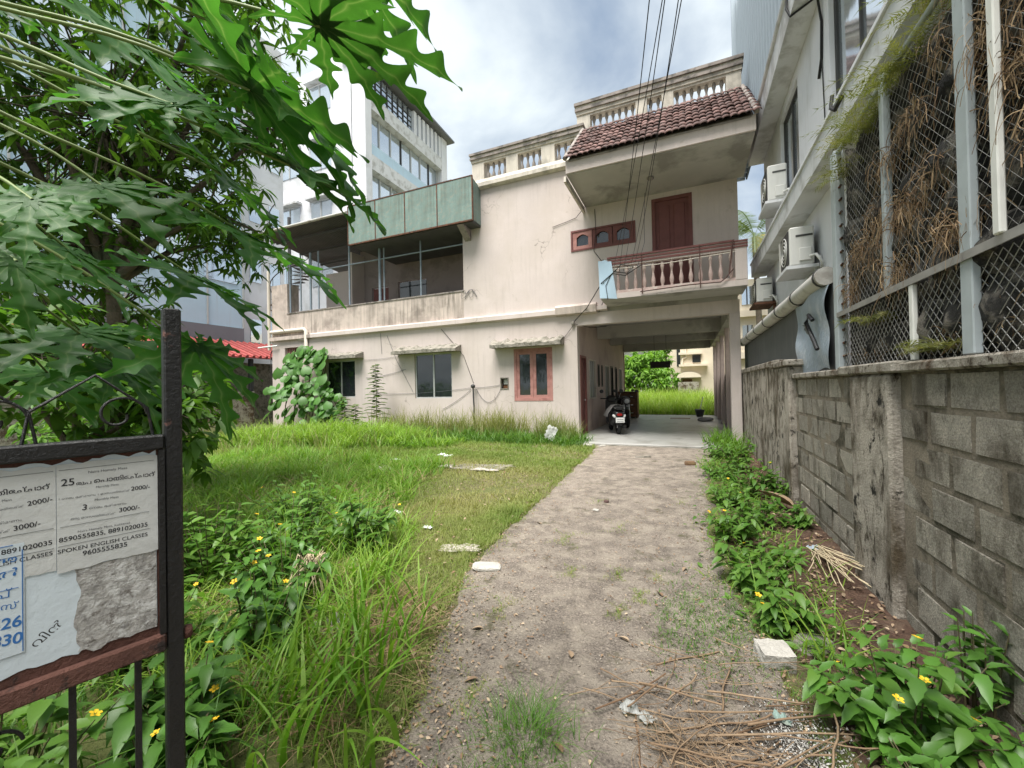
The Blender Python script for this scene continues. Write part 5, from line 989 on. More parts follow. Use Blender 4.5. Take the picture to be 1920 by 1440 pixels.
# lush mound on the left and the wild grass by the gate
x, y, u, q = clumps(620, 34, -14.8, -5.6, 5.9, 10.7, .15, 41, lambda a, c: ((a+9.9)/4.6)**2+((c-8.7)/1.9)**2 < .8+.5*nz(a, c, 1.5, 2)); d = np.clip(((x+9.9)/4.6)**2+((y-8.7)/1.9)**2, 0, 1.3)
grass('grass_mound', x, y, q.uniform(.3, .85, len(x))*(1.1-.55*d)*(.4+.8*u), q.uniform(.014, .034, len(x)), q.uniform(.4, 1.5, len(x)), 'tallgrass', 'lush arching green grass mound left of the lawn', 'grass', 5, np.clip(u*.6+.3*q.random(len(x)), 0, 1), 42)
x, y, u, q = clumps(90, 16, -15, -6, 6.0, 10.5, .12, 141)
grass('grass_spikes', x, y, q.uniform(.5, .95, len(x))*(.5+.6*u), q.uniform(.010, .018, len(x)), q.uniform(.1, .7, len(x)), 'seedgrass', 'taller pale grass rising out of the green mound', 'grass', 5, None, 142)
n = 34000; x, y, q = pts(n, -9.5, -2.0, 1.7, 6.8, 43); k = (x < -2.45-.42*(y-2)+.45*nz(x, y, 1.7, 1)) & (q.random(n) < .75); x, y = x[k], y[k]
grass('wild_grass', x, y, q.uniform(.18, .62, len(x))*(.7+.4*nz(x, y, 2.6, 3)), q.uniform(.009, .018, len(x)), q.uniform(.4, 1.2, len(x)), 'tallgrass', 'bright wild grass filling the ground behind the gate', 'grass', 4, q.random(len(x))*.8, 44)
n = 6500; x, y, q = pts(n, -3.6, -1.5, 1.2, 3.4, 45); k = inlawn(x, y, .15) & (x < -1.95-.35*(y-1.8)) & (q.random(n) < .35+.65*nz(x, y, 2.2, 8)); x, y = x[k], y[k]
grass('grass_tufts', x, y, q.uniform(.10, .34, len(x)), q.uniform(.005, .011, len(x)), q.uniform(.3, 1.2, len(x)), 'tallgrass', 'bright green grass tufts between gate and driveway', 'grass', 5, q.random(len(x))*.9, 46)
n = 2600; x, y, q = pts(n, -3.2, -1.35, 1.25, 2.4, 47); k = inlawn(x, y, .08); x, y = x[k], y[k]      # flattened dry thatch
grass('dry_thatch', x, y, q.uniform(.06, .22, len(x)), q.uniform(.003, .007, len(x)), q.uniform(1.0, 2.6, len(x)), 'straw', 'flattened dry grass thatch among the green blades', 'grass', 4, q.random(len(x)), 48)
x, y, u, q = clumps(420, 16, -8.5, -1.6, 1.3, 6.2, .09, 145, lambda a, c: inlawn(a, c, .2) & (a < -2.3-.45*(c-2))); k = inlawn(x, y, .05); x, y, u = x[k], y[k], u[k]
grass('dead_blades', x, y, q.uniform(.10, .42, len(x))*(.5+.6*u), q.uniform(.004, .010, len(x)), q.uniform(.5, 2.0, len(x)), 'straw', 'straw-coloured dead blades mixed into the wild grass', 'grass', 4, q.random(len(x))*.5, 146)
x, y, u, q = clumps(260, 12, -3.6, -1.5, 1.15, 3.6, .06, 147, lambda a, c: inlawn(a, c, .12) & (a < -1.85-.4*(c-1.8))); k = inlawn(x, y, .03); x, y, u = x[k], y[k], u[k]
grass('coarse_grass', x, y, q.uniform(.12, .42, len(x))*(.5+.7*u), q.uniform(.008, .017, len(x)), q.uniform(.3, 1.4, len(x)), 'tallgrass', 'coarse bent yellow-green grass between the gate and the driveway', 'grass', 6, np.clip(.3+.7*q.random(len(x)), 0, 1), 148)
x, y, u, q = clumps(120, 18, -3.2, -1.45, -.3, 1.5, .08, 149, lambda a, c: a < -1.42-.28*(c-.6))
grass('gate_grass', x, y, q.uniform(.15, .5, len(x))*(.5+.6*u), q.uniform(.005, .012, len(x)), q.uniform(.3, 1.2, len(x)), 'darkgrass', 'dark grass growing thick behind the gate bars', 'grass', 5, None, 150)
# broad blades close to the camera: each blade stands apart
tf = thing('broad_grass_clump', (-1.55, 1.55, 0), 'clump of broad bright green grass blades at the edge of the driveway', 'grass')
q = np.random.default_rng(51)
for i in range(250):
    cx, cy = [(-1.62,1.62),(-1.5,1.42),(-1.72,1.85),(-1.32,1.28),(-1.95,1.55),(-1.78,1.3),(-1.55,1.15),(-1.5,1.75),(-1.85,2.15),(-2.05,1.8),(-1.68,1.45),(-2.15,2.3)][i % 12]; x0, y0 = cx+q.normal(0, .10), cy+q.normal(0, .10)
    v, f, t = blades(np.array([0.]), np.array([0.]), np.array([q.uniform(.24, .58)]), np.array([q.uniform(.013, .028)]), np.array([q.uniform(.2, .95)]), 8, np.array([q.random()*.6]), 900+i, z=np.array([0.]), spread=np.array([q.normal(.2, 1.5)]))
    stuff('blade', np_mesh('blade', v, f, True, {'tint': t}), M['tallgrass'], (x0, y0, float(gh(x0, y0))), tf, kind=None)
q = np.random.default_rng(52); n = 330; x, y = -.67+q.normal(0, .085, n), 1.62+q.normal(0, .075, n); a = np.arctan2(y-1.62, x+.67)+q.normal(0, .9, n)
grass('grass_tuft', x, y, q.uniform(.08, .20, n), q.uniform(.0022, .0042, n), q.uniform(.4, 1.5, n), 'darkgrass', 'round tuft of fine green grass growing on the driveway', 'grass', 5, q.random(n)*.8, 53, z=np.full(n, .01), spread=a)['kind'] = 'stuff'
n = 260; x, y = -.62+q.normal(0, .16, n), 1.42+q.normal(0, .10, n)
grass('grass_tuft', x, y, q.uniform(.03, .08, n), q.uniform(.003, .005, n), q.uniform(.5, 1.4, n), 'darkgrass', 'low spreading grass beside the round tuft on the driveway', 'grass', 3, None, 54, z=np.full(n, .01))
# weeds round the carport column
for i, (cx, cy, n, hh) in enumerate(((.75,10.9,170,.75),(.95,10.6,120,.55),(.62,11.4,110,.6),(.9,10.2,130,.4))):
    q = np.random.default_rng(60+i); x, y = cx+q.normal(0, .14, n), cy+q.normal(0, .2, n)
    grass('weed_clump', x, y, q.uniform(.3, 1, n)*hh, q.uniform(.012, .024, n), q.uniform(.3, 1.1, n), 'tallgrass', 'grassy weeds growing round the foot of the carport column', 'weeds', 4, q.random(n)*.5, 61+i, z=np.full(n, 0.))['group'] = 'weeds at the carport column'
# ---------------------------------------------------------------- yellow-flowered shrubs
def leaf_arrays(L, Wd, n=6, fold=.25, droop=.25, serr=.0):
    """ovate leaf along +y, folded on its midrib"""
    V = []; F = []
    for k in range(n+1):
        t = k/n; w = Wd*.5*math.sin(math.pi*min(1, t**.75*.97+.03))*(1+serr*(1 if k % 2 else -1)); z = -droop*L*t*t
        V += [(-w, L*t, z+fold*w), (0, L*t, z), (w, L*t, z+fold*w)]
    for k in range(n):
        a = 3*k; F += [(a, a+1, a+4, a+3), (a+1, a+2, a+5, a+4)]
    return np.array(V), np.array(F)
def leaf_mesh(name, m, *a, **k):
    V, F = leaf_arrays(*a, **k); me = np_mesh(name, V, F, True); me.materials.append(M[m]); return me
SL = [leaf_mesh('leaf', 'shrubleaf', .085, .036, 7, .3, d, .12) for d in (.15, .35, .6)]
def flower_mesh():
    V = []; F = []
    for k in range(5):
        a = k*2*math.pi/5; c, s = math.cos(a), math.sin(a); o = len(V)
        for (u, w, z) in ((.004,0,0),(.014,-.010,.006),(.026,-.008,.008),(.030,0,.006),(.026,.008,.008),(.014,.010,.006)): V.append((u*c-w*s, u*s+w*c, z))
        F.append((o,o+1,o+2)); F.append((o,o+2,o+3)); F.append((o,o+3,o+4)); F.append((o,o+4,o+5))
    me = np_mesh('flower', np.array(V), np.array(F)); me.materials.append(M['yellow']); return me
FM = flower_mesh()
def stems_of(q, h, rad, ns):
    out = []
    for _ in range(ns):
        a = q.uniform(0, 2*math.pi); e = q.uniform(.15, 1)**.6*rad; H_ = h*q.uniform(.5, 1)*(1-.35*(e/rad)**2); x0, y0 = .06*math.cos(a), .06*math.sin(a)
        out.append([Vector((x0+(e*math.cos(a)-x0)*t**1.2, y0+(e*math.sin(a)-y0)*t**1.2, H_*t**.85)) for t in np.linspace(0, 1, 7)])
    return out
def shrub(loc, h, rad, ns, nl, label, seed, single, nf=4, ls=1.0, group=None):
    q = random.Random(seed); t = thing('flowering_shrub', (loc[0], loc[1], float(gh(loc[0], loc[1]))-.02), label, 'shrub', group)
    st = stems_of(q, h, rad, ns); b = MB()
    for s in st: b.tube(s, [.006*(1-.7*k/6) for k in range(7)], 5, False)
    build(b, 'stems', M['stem'], t, local=True)
    place = []
    for s in st:
        for k in range(nl):
            f = .22+.78*(k+.5)/nl; i = min(5, int(f*6)); p = s[i].lerp(s[i+1], f*6-i); az = k*2.4+q.uniform(-.5, .5); pit = q.uniform(-.35, .45)+.55*(f > .93); size = ls*q.uniform(.7, 1.25)*(1.05-.35*(f > .93))
            place.append((p, Euler((pit, q.uniform(-.3, .3), az)), size))
    if single:
        for p, e, sz in place[:290]:
            o = bpy.data.objects.new('leaf', SL[q.randrange(3)]); COL.objects.link(o); o.parent = t; o.location = p; o.rotation_euler = e; o.scale = (sz,)*3
        place = place[290:]
    if place:
        VA = []; FA = []; TA = []; off = 0
        V0, F0 = leaf_arrays(.085, .038, 4, .3, .35)
        for p, e, sz in place:
            Mx = np.array(e.to_matrix()); VA.append((V0*sz) @ Mx.T+np.array(p)); FA.append(F0+off); off += len(V0); TA.append(np.full(len(V0), q.random()))
        me = np_mesh('foliage', np.concatenate(VA), np.concatenate(FA), True, {'tint': np.concatenate(TA)}); me.materials.append(M['shrubstuff'])
        o = bpy.data.objects.new('foliage', me); COL.objects.link(o); o.parent = t; o['kind'] = 'stuff'
    for s in q.sample(st, min(nf, len(st))):
        o = bpy.data.objects.new('flower', FM); COL.objects.link(o); o.parent = t; o.location = s[-1]+Vector((0, 0, .02)); o.rotation_euler = (q.uniform(-.6, .3), q.uniform(-.4, .4), q.uniform(0, 6)); o.scale = (q.uniform(.45, .7),)*3
    return t
shrub((.82,2.24), .55, .36, 34, 11, 'dense yellow-flowered green shrub growing by the pale concrete lump', 1, True, 6, 1.25)
shrub((.80,1.72), .42, .26, 20, 11, 'green leafy shrub beside the white stone chips', 2, True, 2)
shrub((1.13,1.95), .50, .20, 18, 12, 'small green shrub pressed against the block wall', 3, True, 2)
shrub((1.16,2.55), .75, .13, 8, 9, 'slender shrub with few leaves standing against the block wall', 4, True, 0)
for i, (x, y, h, rd, ns, ls) in enumerate(((.50,2.98,.34,.22,13,.95),(.42,3.50,.46,.30,14,1.0),(.62,4.0,.30,.26,11,.9),(.38,4.5,.52,.36,16,1.05),(.62,5.1,.62,.34,14,1.0),(.40,5.75,.36,.34,13,.9),(.70,6.4,.74,.40,18,1.1),(.45,7.3,.46,.40,15,.95),(.78,8.2,.86,.42,20,1.15),(.55,9.3,.56,.46,17,1.0),(1.0,5.25,.32,.2,14,.9),(1.05,6.4,.45,.22,14,1.0))):
    shrub((x, y), h, rd, ns, 11, 'weed shrub with yellow flowers, %s from the concrete lump along the driveway' % ORD[i] if i < 10 else 'weed shrub at the foot of the block wall, %s beyond the pillar' % ORD[i-10], 10+i, False, (2, 0, 1)[i % 3], ls*1.2, 'shrubs along the right edge of the driveway')
x, y, u, q = clumps(70, 14, .25, .95, 2.6, 10.2, .07, 143)
grass('strip_weeds', x, y, q.uniform(.10, .42, len(x))*(.4+.8*u), q.uniform(.006, .014, len(x)), q.uniform(.3, 1.3, len(x)), 'tallgrass', 'loose grassy weeds between the shrubs along the wall strip', 'weeds', 4, None, 144)
scr = random.Random(12)
V0_, F0_ = leaf_arrays(.06, .03, 4, .3, .35); VA_ = []; FA_ = []; TA_ = []
for k in range(1500):     # low ground cover of small leaves
    yy_ = 2.7+7.4*scr.random(); xx_ = float(edge(RIGHT, yy_))+scr.gauss(.22, .17)
    if xx_ > 1.2: continue
    e_ = Euler((scr.uniform(-.3, .6), scr.uniform(-.4, .4), scr.uniform(0, 6.3))); s_ = scr.uniform(.5, 1.3)
    VA_.append((V0_*s_) @ np.array(e_.to_matrix()).T+np.array([xx_, yy_, float(gh(xx_, yy_))+scr.uniform(.02, .14)])); FA_.append(F0_+len(V0_)*len(FA_)); TA_.append(np.full(len(V0_), scr.random()))
stuff('ground_cover', np_mesh('ground_cover', np.concatenate(VA_), np.concatenate(FA_), True, {'tint': np.concatenate(TA_)}), M['shrubstuff'], label='low leafy ground cover under the shrubs by the driveway', cat='ground cover')
shrub((-2.55,1.95), .62, .36, 32, 9, 'yellow-flowered shrub in the wild grass behind the gate post', 30, True, 6, 1.15)
shrub((-3.05,2.35), .72, .42, 34, 11, 'bushy green shrub in the wild grass deeper behind the gate', 31, False, 2, 1.15)
shrub((-3.3,1.9), .80, .42, 34, 11, 'tall bushy green shrub with few flowers near the papaya side', 38, False, 1, 1.3); shrub((-2.75,2.85), .66, .38, 30, 11, 'leafy green shrub at the edge of the tall wild grass', 39, False, 1, 1.25); shrub((-2.25,1.55), .5, .28, 20, 9, 'small leafy shrub between gate post and broad grass blades', 40, True, 2, 1.25)
shrub((-3.7,3.0), .75, .5, 36, 12, 'bushy green shrub among the tall grass left of the lawn', 32, False, 1, 1.1)
shrub((-1.98,1.02), .42, .26, 18, 9, 'low broad-leaved shrub behind the foot of the gate', 33, True, 3, 1.5)
shrub((-1.75,.85), .34, .2, 12, 8, 'small green shrub seen through the gate bars', 34, True, 2, 1.3)
shrub((-2.7,1.25), .55, .35, 22, 10, 'dark green shrub standing between the gate and the papaya', 35, False, 2, 1.3)
shrub((-1.72,.25), .55, .3, 24, 10, 'leafy dark shrub close behind the gate bars', 36, False, 1, 1.3); shrub((-2.15,.55), .62, .35, 26, 10, 'leafy dark shrub at the foot of the papaya trunk', 37, False, 1, 1.3)
# ---------------------------------------------------------------- climber with broad round leaves at the house corner
cl = thing('climber', (-13.2, 10.9, 0), 'mound of climber with broad round heart-shaped leaves at the house corner', 'climber')
def heart(L):
    o = []
    for k in range(14):
        a = 2*math.pi*k/14; r = L*(.52+.06*math.cos(a)); o.append((r*math.sin(a)*1.02, L*.45-r*math.cos(a)+(.12*L if k == 0 else 0)-(.14*L if k == 7 else 0)*-1, 0))
    V = [(0, L*.42, .05*L)]+[(x, y, -.10*L*((x/L)**2+((y-.45*L)/L)**2)*3) for x, y, z in o]; F = [(0, 1+k, 1+(k+1) % 14) for k in range(14)]
    me = np_mesh('leaf', np.array(V), np.array(F), True); me.materials.append(M['roundleaf']); return me
HL = [heart(.36), heart(.28)]; q = random.Random(71)
for i in range(285):
    a = q.uniform(-.2, math.pi+.2); u = q.random()**.5; x = -13.0+1.5*u*math.cos(a)*(1 if i % 4 else 1.3); 
    top = 3.15*max(.05, 1-((x+13.2)/2.15)**2)**.6 if x < -12.2 else max(.6, 2.9-1.15*(x+12.9)); z = .25+(top-.25)*q.random()**.7; y = 11.2-.9*(1-(z/3.3)**2)*q.uniform(.35, 1)
    o = bpy.data.objects.new('leaf', HL[i % 2]); COL.objects.link(o); o.parent = cl; o.location = (x+13.2, y-10.9, z); sz = q.uniform(.45, 1.3)
    o.rotation_euler = (R(-62)+q.uniform(-.5, .45), q.uniform(-.4, .4), math.pi+q.uniform(-.6, .9)); o.rotation_euler = (R(q.uniform(35, 80)), q.uniform(-.35, .35), q.uniform(-.8, .9)); o.scale = (sz, sz, sz)
b = MB(); 
for k in range(14): x = -13.2+q.uniform(-1.4, 1.4); b.tube([(x, 11.1, 0), (x+q.uniform(-.3,.3), 11.2, 1.0), (x*.5-13.2*.5+q.uniform(-.4,.4), 11.25, q.uniform(1.6, 2.8))], .02, 5, False)
build(b, 'vine_stems', M['stem'], cl)
# young plant with feathery leaves against the facade
def feathery(loc, h, nbr, seed, label):
    q = np.random.default_rng(seed); t = thing('feathery_sapling', loc, label, 'sapling'); build(MB().tube([(0,0,0),(.02,0,h*.5),(0,0,h)], [.018,.012,.004], 6), 'stem', M['petiole'], t, local=True)
    V = []; F = []; T = []
    for k in range(nbr):
        f = .2+.8*k/nbr; z = h*f; a = k*2.4; L = .52*(1.08-f)+.12; d = np.array([math.cos(a), math.sin(a)*.6, .25]); p = np.array([0, 0, z]); tint = q.random()
        for s in range(10):
            p2 = p+d*L/10; side = np.array([-d[1], d[0], 0]); side /= np.linalg.norm(side)
            for sg in (-1, 1): o = len(V); tip = p2+side*sg*.13*(1-.4*s/10)+d*.03+np.array([0,0,-.02]); mid = (p+tip)/2; V += [p, mid+d*.03+np.array([0,0,.012]), tip, mid-d*.03-np.array([0,0,.012])]; T += [tint]*4; F.append((o, o+1, o+2, o+3))
            p = p2; d = d+np.array([0, 0, -.05])
    me = np_mesh('leaflets', np.array(V), np.array(F), False, {'tint': np.array(T)}); me.materials.append(M['feather']); o = bpy.data.objects.new('leaflets', me); COL.objects.link(o); o.parent = t; o['kind'] = 'stuff'
feathery((-9.8,10.95,.1), 2.35, 46, 81, 'tall thin sapling with feathery leaves against the facade'); feathery((-10.9,10.6,.1), 1.25, 24, 82, 'short feathery sapling below the dark left window'); feathery((-10.3,10.5,.1), 1.0, 20, 83, 'small feathery sapling beside the tall thin one')
# ---------------------------------------------------------------- papaya
def papaya_leaf(seed):
    q = random.Random(seed); V = [(0, 0, 0)]; F = []; A = [1.0]; n = 29
    lobes = [(0,1.0),(36,.95),(-36,.95),(72,.84),(-72,.84),(112,.66),(-112,.66),(150,.42),(-150,.42)]
    for ang, ln in lobes:
        ang = R(ang+q.uniform(-5, 5)); ln *= q.uniform(.9, 1.06); d = (math.sin(ang), math.cos(ang)); s = (d[1], -d[0]); dr = q.uniform(.15, .42); bend = q.uniform(-.1, .1); f0 = q.uniform(-.03, .03); rows = []
        for k in range(n):
            t = k/(n-1); wb = .055+.035*math.sin(math.pi*min(1, t*1.05)) if t < .3 else .088*(1-t)**.7+.010; und = .02*math.sin(t*11+ang*3)*t
            row = []; zc = -dr*t*t*ln*.8; c = (d[0]*t*ln+s[0]*bend*t*t*ln, d[1]*t*ln+s[1]*bend*t*t*ln, zc)
            for sg in (-1, 0, 1):
                if sg == 0: V.append(c); A.append(1.0); row.append(len(V)-1); continue
                tooth = 0; fw = 0
                for tc_, am in ((.34+f0, .15), (.56+f0*.5, .17), (.77, .10)):
                    u = (t-(tc_+.02*sg))/.085; g = max(0, 1-abs(u))**1.3; tooth += am*g; fw += .12*g*am/.15
                wl = (wb+tooth)*ln*(1 if t < .98 else .05); V.append((c[0]+sg*s[0]*wl+d[0]*fw*ln, c[1]+sg*s[1]*wl+d[1]*fw*ln, zc+(.22+.35*q.random()*t)*wl*(1 if sg > 0 else .6)-.5*fw*fw*ln+und*sg+q.uniform(-.006, .006))); A.append(0.0); row.append(len(V)-1)
            rows.append(row)
        for k in range(n-1):
            a, b2 = rows[k], rows[k+1]; F += [(a[0],a[1],b2[1],b2[0]), (a[1],a[2],b2[2],b2[1])]
    order = sorted(range(len(lobes)), key=lambda i: lobes[i][0])         # web between neighbouring lobes near the centre
    for a, c in zip(order, order[1:]):
        for j in range(7): i0 = 1+a*n*3+j*3+2; j0 = 1+c*n*3+j*3; F.append((i0, i0+3, j0+3, j0))
    me = np_mesh('leaf', np.array(V), np.array(F), True, {'vein': np.array(A)}); me.materials.append(M['papaya']); return me
PL = [papaya_leaf(s) for s in (1, 2, 3)]
PAP = [((-0.808,0.73,2.396),(-0.464,0.9,2.373)),((-1.113,0.762,2.354),(-0.764,0.86,2.166)),((-1.059,0.842,2.169),(-0.746,0.925,2.008)),((-1.2,0.617,2.247),(-1.463,0.61,2.434)),((-1.3,0.573,2.265),(-1.328,0.508,2.156)),((-1.319,0.406,1.937),(-1.219,0.342,1.746)),((-1.571,0.621,2.121),(-1.236,0.605,1.919)),((-1.464,0.995,2.075),(-0.966,1.05,1.807)),((-1.656,0.914,1.932),(-1.203,0.949,1.702)),((-1.54,0.858,1.665),(-1.29,0.861,1.341)),((-1.43,0.414,1.819),(-1.311,0.413,1.607)),((-2.008,0.706,2.021),(-1.658,0.806,1.759)),((-2.184,0.797,1.76),(-1.736,0.883,1.58)),((-1.721,0.768,2.712),(-1.339,0.828,2.331)),((-1.332,0.827,2.671),(-1.004,0.863,2.356)),((-0.87,0.862,2.74),(-0.591,0.985,2.568)),((-2.202,0.667,2.905),(-1.791,0.739,2.586)),((-1.549,0.956,2.302),(-1.258,1.029,2.081)),((-2.171,0.913,1.618),(-1.838,0.951,1.376)),((-2.303,0.747,1.596),(-1.939,0.798,1.389)),((-1.356,0.707,2.725),(-1.04,0.791,2.518)),((-1.106,0.874,2.393),(-0.815,0.894,2.107))]
pt = thing('papaya_tree', (-2.05, .15, 0), 'papaya tree with big lobed leaves on long pale petioles hanging over the gate', 'tree')
build(MB().tube([(-2.08,.12,-.1),(-2.07,.13,1.0),(-2.05,.15,2.0),(-2.04,.16,3.0)], [.10,.09,.075,.05], 12), 'trunk', M['trunk'], pt)
q = random.Random(91)
for i, (p, t_) in enumerate(PAP):
    p, t_ = Vector(p), Vector(t_); fwd = t_-p; L = fwd.length; fwd.normalize(); up = Vector((q.uniform(-.25,.25), q.uniform(-.25,.25), 1)); 
    if i in (3, 4, 5, 6): up = Vector((.75, -.55, .75))
    nrm = (up-fwd*up.dot(fwd)).normalized(); side = fwd.cross(nrm)
    o = bpy.data.objects.new('leaf', PL[i % 3]); COL.objects.link(o); o.parent = pt
    Mx = Matrix((side, fwd, nrm)).transposed().to_4x4(); Mx.translation = p-ORG[pt.name]; sc2 = L*(.88 if i == 0 else .78 if i in (5,6,7,8,9,10,11,12,13,18,19) else 1.0); o.matrix_local = Mx @ Matrix.Diagonal((sc2, sc2, sc2, 1)); sm_ = o.modifiers.new('smooth', 'SUBSURF'); sm_.levels = 1; sm_.render_levels = 1
    z0 = 2.22+(p.z-1.6)*.5; a = Vector((-2.045, .155, z0)); m1 = a.lerp(p, .55)+Vector((0, 0, .03+.05*q.random())); pl = []
    for k in range(13): t = k/12; pl.append(a*(1-t)**2+m1*2*t*(1-t)+p*t*t+Vector((0, 0, .012*math.sin(t*9+i)*t*(1-t)*4)))
    build(MB().tube(pl, [.0068-.003*k/12 for k in range(13)], 7, False), 'petiole', M['petiole'], pt)
# ---------------------------------------------------------------- leafy trees behind the papaya
def whorl_crown(clusters, per, L, Wd, seed):
    q = np.random.default_rng(seed); V0, F0 = leaf_arrays(L, Wd, 3, .2, .3); VA = []; FA = []; TA = []; off = 0
    for c in clusters:
        ax = np.array([q.normal(0, .5), q.normal(0, .5), 1]); tint = q.random()*.6
        for k in range(per):
            az = k*2*math.pi/per+q.normal(0, .25); e = Euler((q.normal(-.35, .4), q.normal(0, .25), az)); sz = q.uniform(.6, 1.2); Mx = np.array(e.to_matrix())
            VA.append((V0*sz) @ Mx.T+np.array(c)+q.normal(0, .02, 3)); FA.append(F0+off); off += len(V0); TA.append(np.full(len(V0), min(1, tint+.4*q.random())))
    return np_mesh('crown', np.concatenate(VA), np.concatenate(FA), True, {'tint': np.concatenate(TA)})
def leafy_tree(base, lobes, n, per, L, Wd, seed, label, m='treeleaf', name='leafy_tree', trunk_r=.12, cat='tree', group=None):
    q = np.random.default_rng(seed); t = thing(name, base, label, cat, group); B = Vector(base); cl_ = []; b = MB()
    tot = sum(r[3]*r[4]*r[5] for r in lobes); top = Vector(lobes[0][:3])
    b.tube([B, B.lerp(top, .35)+Vector((.1, .05, 0)), B.lerp(top, .75)], [trunk_r, trunk_r*.75, trunk_r*.4], 8, False)
    for (cx, cy, cz, rx, ry, rz) in lobes:
        k = max(6, int(n*rx*ry*rz/tot)); c = Vector((cx, cy, cz)); st = B.lerp(top, .6); b.tube([st, st.lerp(c, .5)+Vector((0, 0, .15)), c], [trunk_r*.45, trunk_r*.3, trunk_r*.12], 6, False)
        for _ in range(k):
            d = q.normal(size=3); d /= np.linalg.norm(d); rr2 = q.random()**.45; p = np.array([cx+d[0]*rx*rr2, cy+d[1]*ry*rr2, cz+d[2]*rz*rr2]); cl_.append(p)
            if q.random() < .45: pp_ = Vector(p); s0 = c.lerp(pp_, .25); b.tube([s0, s0.lerp(pp_, .6)+Vector(q.normal(0, .06, 3)), pp_], [trunk_r*.10, trunk_r*.07, trunk_r*.04], 4, False)
    build(b, 'trunk', M['trunk'], t); me = whorl_crown(np.array(cl_)-np.array(base), per, L, Wd, seed+1); me.materials.append(M[m]); o = bpy.data.objects.new('crown', me); COL.objects.link(o); o.parent = t; o['kind'] = 'stuff'; return t
leafy_tree((-6.4,2.6,0), [(-5.95,2.4,4.6,1.3,1.2,1.5),(-5.4,3.3,5.6,1.2,1.0,1.0),(-6.6,2.0,3.2,1.0,.9,.9),(-5.3,3.1,3.7,.8,.7,.7),(-6.8,1.4,5.2,1.2,1,1.2),(-5.0,3.6,4.9,.7,.7,.6),(-5.1,3.0,6.6,1.0,.9,.8),(-6.3,1.6,6.6,1.4,1.1,1.0),(-7.4,2.4,4.0,1.2,1.0,1.2),(-6.6,3.2,4.6,1.2,1.0,1.3),(-5.9,3.6,3.6,.8,.8,.8),(-7.6,3.0,2.6,1.2,1.2,.9)], 1550, 9, .20, .05, 200, 'dark leafy tree with whorled narrow leaves behind the papaya')
leafy_tree((-4.9,1.7,0), [(-4.4,1.6,1.75,.75,.6,.55),(-4.3,2.1,1.35,.6,.6,.5),(-5.1,1.2,1.9,.7,.6,.6),(-4.9,2.5,1.2,.6,.6,.6)], 260, 8, .20, .075, 210, 'low dark leafy bush behind the gate scrolls', trunk_r=.06, cat='bush', name='leafy_bush')
leafy_tree((-12.5,5.0,0), [(-12.5,5.0,1.1,1.4,1.2,.9),(-14.2,6.2,1.2,1.2,1.3,.9),(-11.5,4.2,.8,1.0,1.0,.6)], 420, 8, .24, .09, 220, 'green bush growing before the low garden wall', m='shrubstuff', trunk_r=.06, cat='bush', name='leafy_bush')
leafy_tree((-17.6,5,0), [(-17.8,4.5,3.0,1.2,2.0,1.2),(-18,7.5,2.6,1.0,1.6,1.0)], 260, 8, .28, .08, 230, 'dark tree rising before the red roofed shed', trunk_r=.12)
# behind the carport
leafy_tree((-3.2,31,-.2), [(-3.4,31,2.2,2.2,1.6,1.8),(-1.5,30.5,1.6,1.5,1.4,1.3),(-5.5,31.5,2.2,2.0,1.6,1.8),(-2.6,32.5,3.4,1.6,1.4,1.2)], 900, 9, .40, .14, 240, 'big bright green bush in the yard behind the carport', m='backbush', trunk_r=.1, cat='bush', name='leafy_bush')
leafy_tree((-2.0,38,0), [(-2.1,38,4.5,.9,.9,1.6)], 150, 8, .4, .14, 245, 'dark narrow tree before the pale house', m='shrubstuff')
n = 16000; x, y, q = pts(n, -7.5, 1.2, 22.2, 30, 250); grass('yard_grass', x, y, q.uniform(.7, 1.5, n)*(.55+.6*np.clip((y-22)/4, 0, 1)), q.uniform(.02, .05, n), q.uniform(.2, .9, n), 'backgrass', 'tall bright yellow-green grass in the yard behind the carport', 'grass', 3, q.random(n), 251, z=np.full(n, -.02))
# coconut palm
cp = thing('coconut_palm', (3.4, 25.0, 0), 'coconut palm with drooping fronds behind the house and the white building', 'palm')
build(MB().tube([(3.4,25,0),(3.55,25,4),(3.4,25,9.3)], [.2,.15,.12], 10, False), 'trunk', M['trunk'], cp)
q = np.random.default_rng(260)
for k in range(17):
    a = k*2.4; el = q.uniform(-.25, 1.2); d = np.array([math.cos(a)*math.cos(el), math.sin(a)*math.cos(el), math.sin(el)]); p = np.array([0., 0., 9.3]); V = []; F = []; T = []; L = q.uniform(2.3, 3.1); old = .85 if el < .05 else .1
    for s in range(22):
        p2 = p+d*L/22; side = np.cross(d, [0, 0, 1.]); side /= np.linalg.norm(side)+1e-6
        o = len(V); V += [p-side*.02, p+side*.02, p2+side*.018, p2-side*.018]; T += [old]*4; F.append((o, o+1, o+2, o+3))
        if s > 3:
            for sg in (-1, 1):
                for e2 in (0, .5): o = len(V); st = p+(p2-p)*e2; tip = st+side*sg*.55*math.sin(math.pi*min(1, (s-1)/21*.85+.15))+d*.2+np.array([0, 0, -.28+.05*q.normal()]); V += [st, st+d*.045, tip, tip-d*.01]; T += [old]*4; F.append((o, o+1, o+2, o+3))
        p = p2; d = d+np.array([0, 0, -.075]); d /= np.linalg.norm(d)
    me = np_mesh('frond', np.array(V), np.array(F), False, {'tint': np.array(T)}); me.materials.append(M['palm']); o = bpy.data.objects.new('frond', me); COL.objects.link(o); o.parent = cp
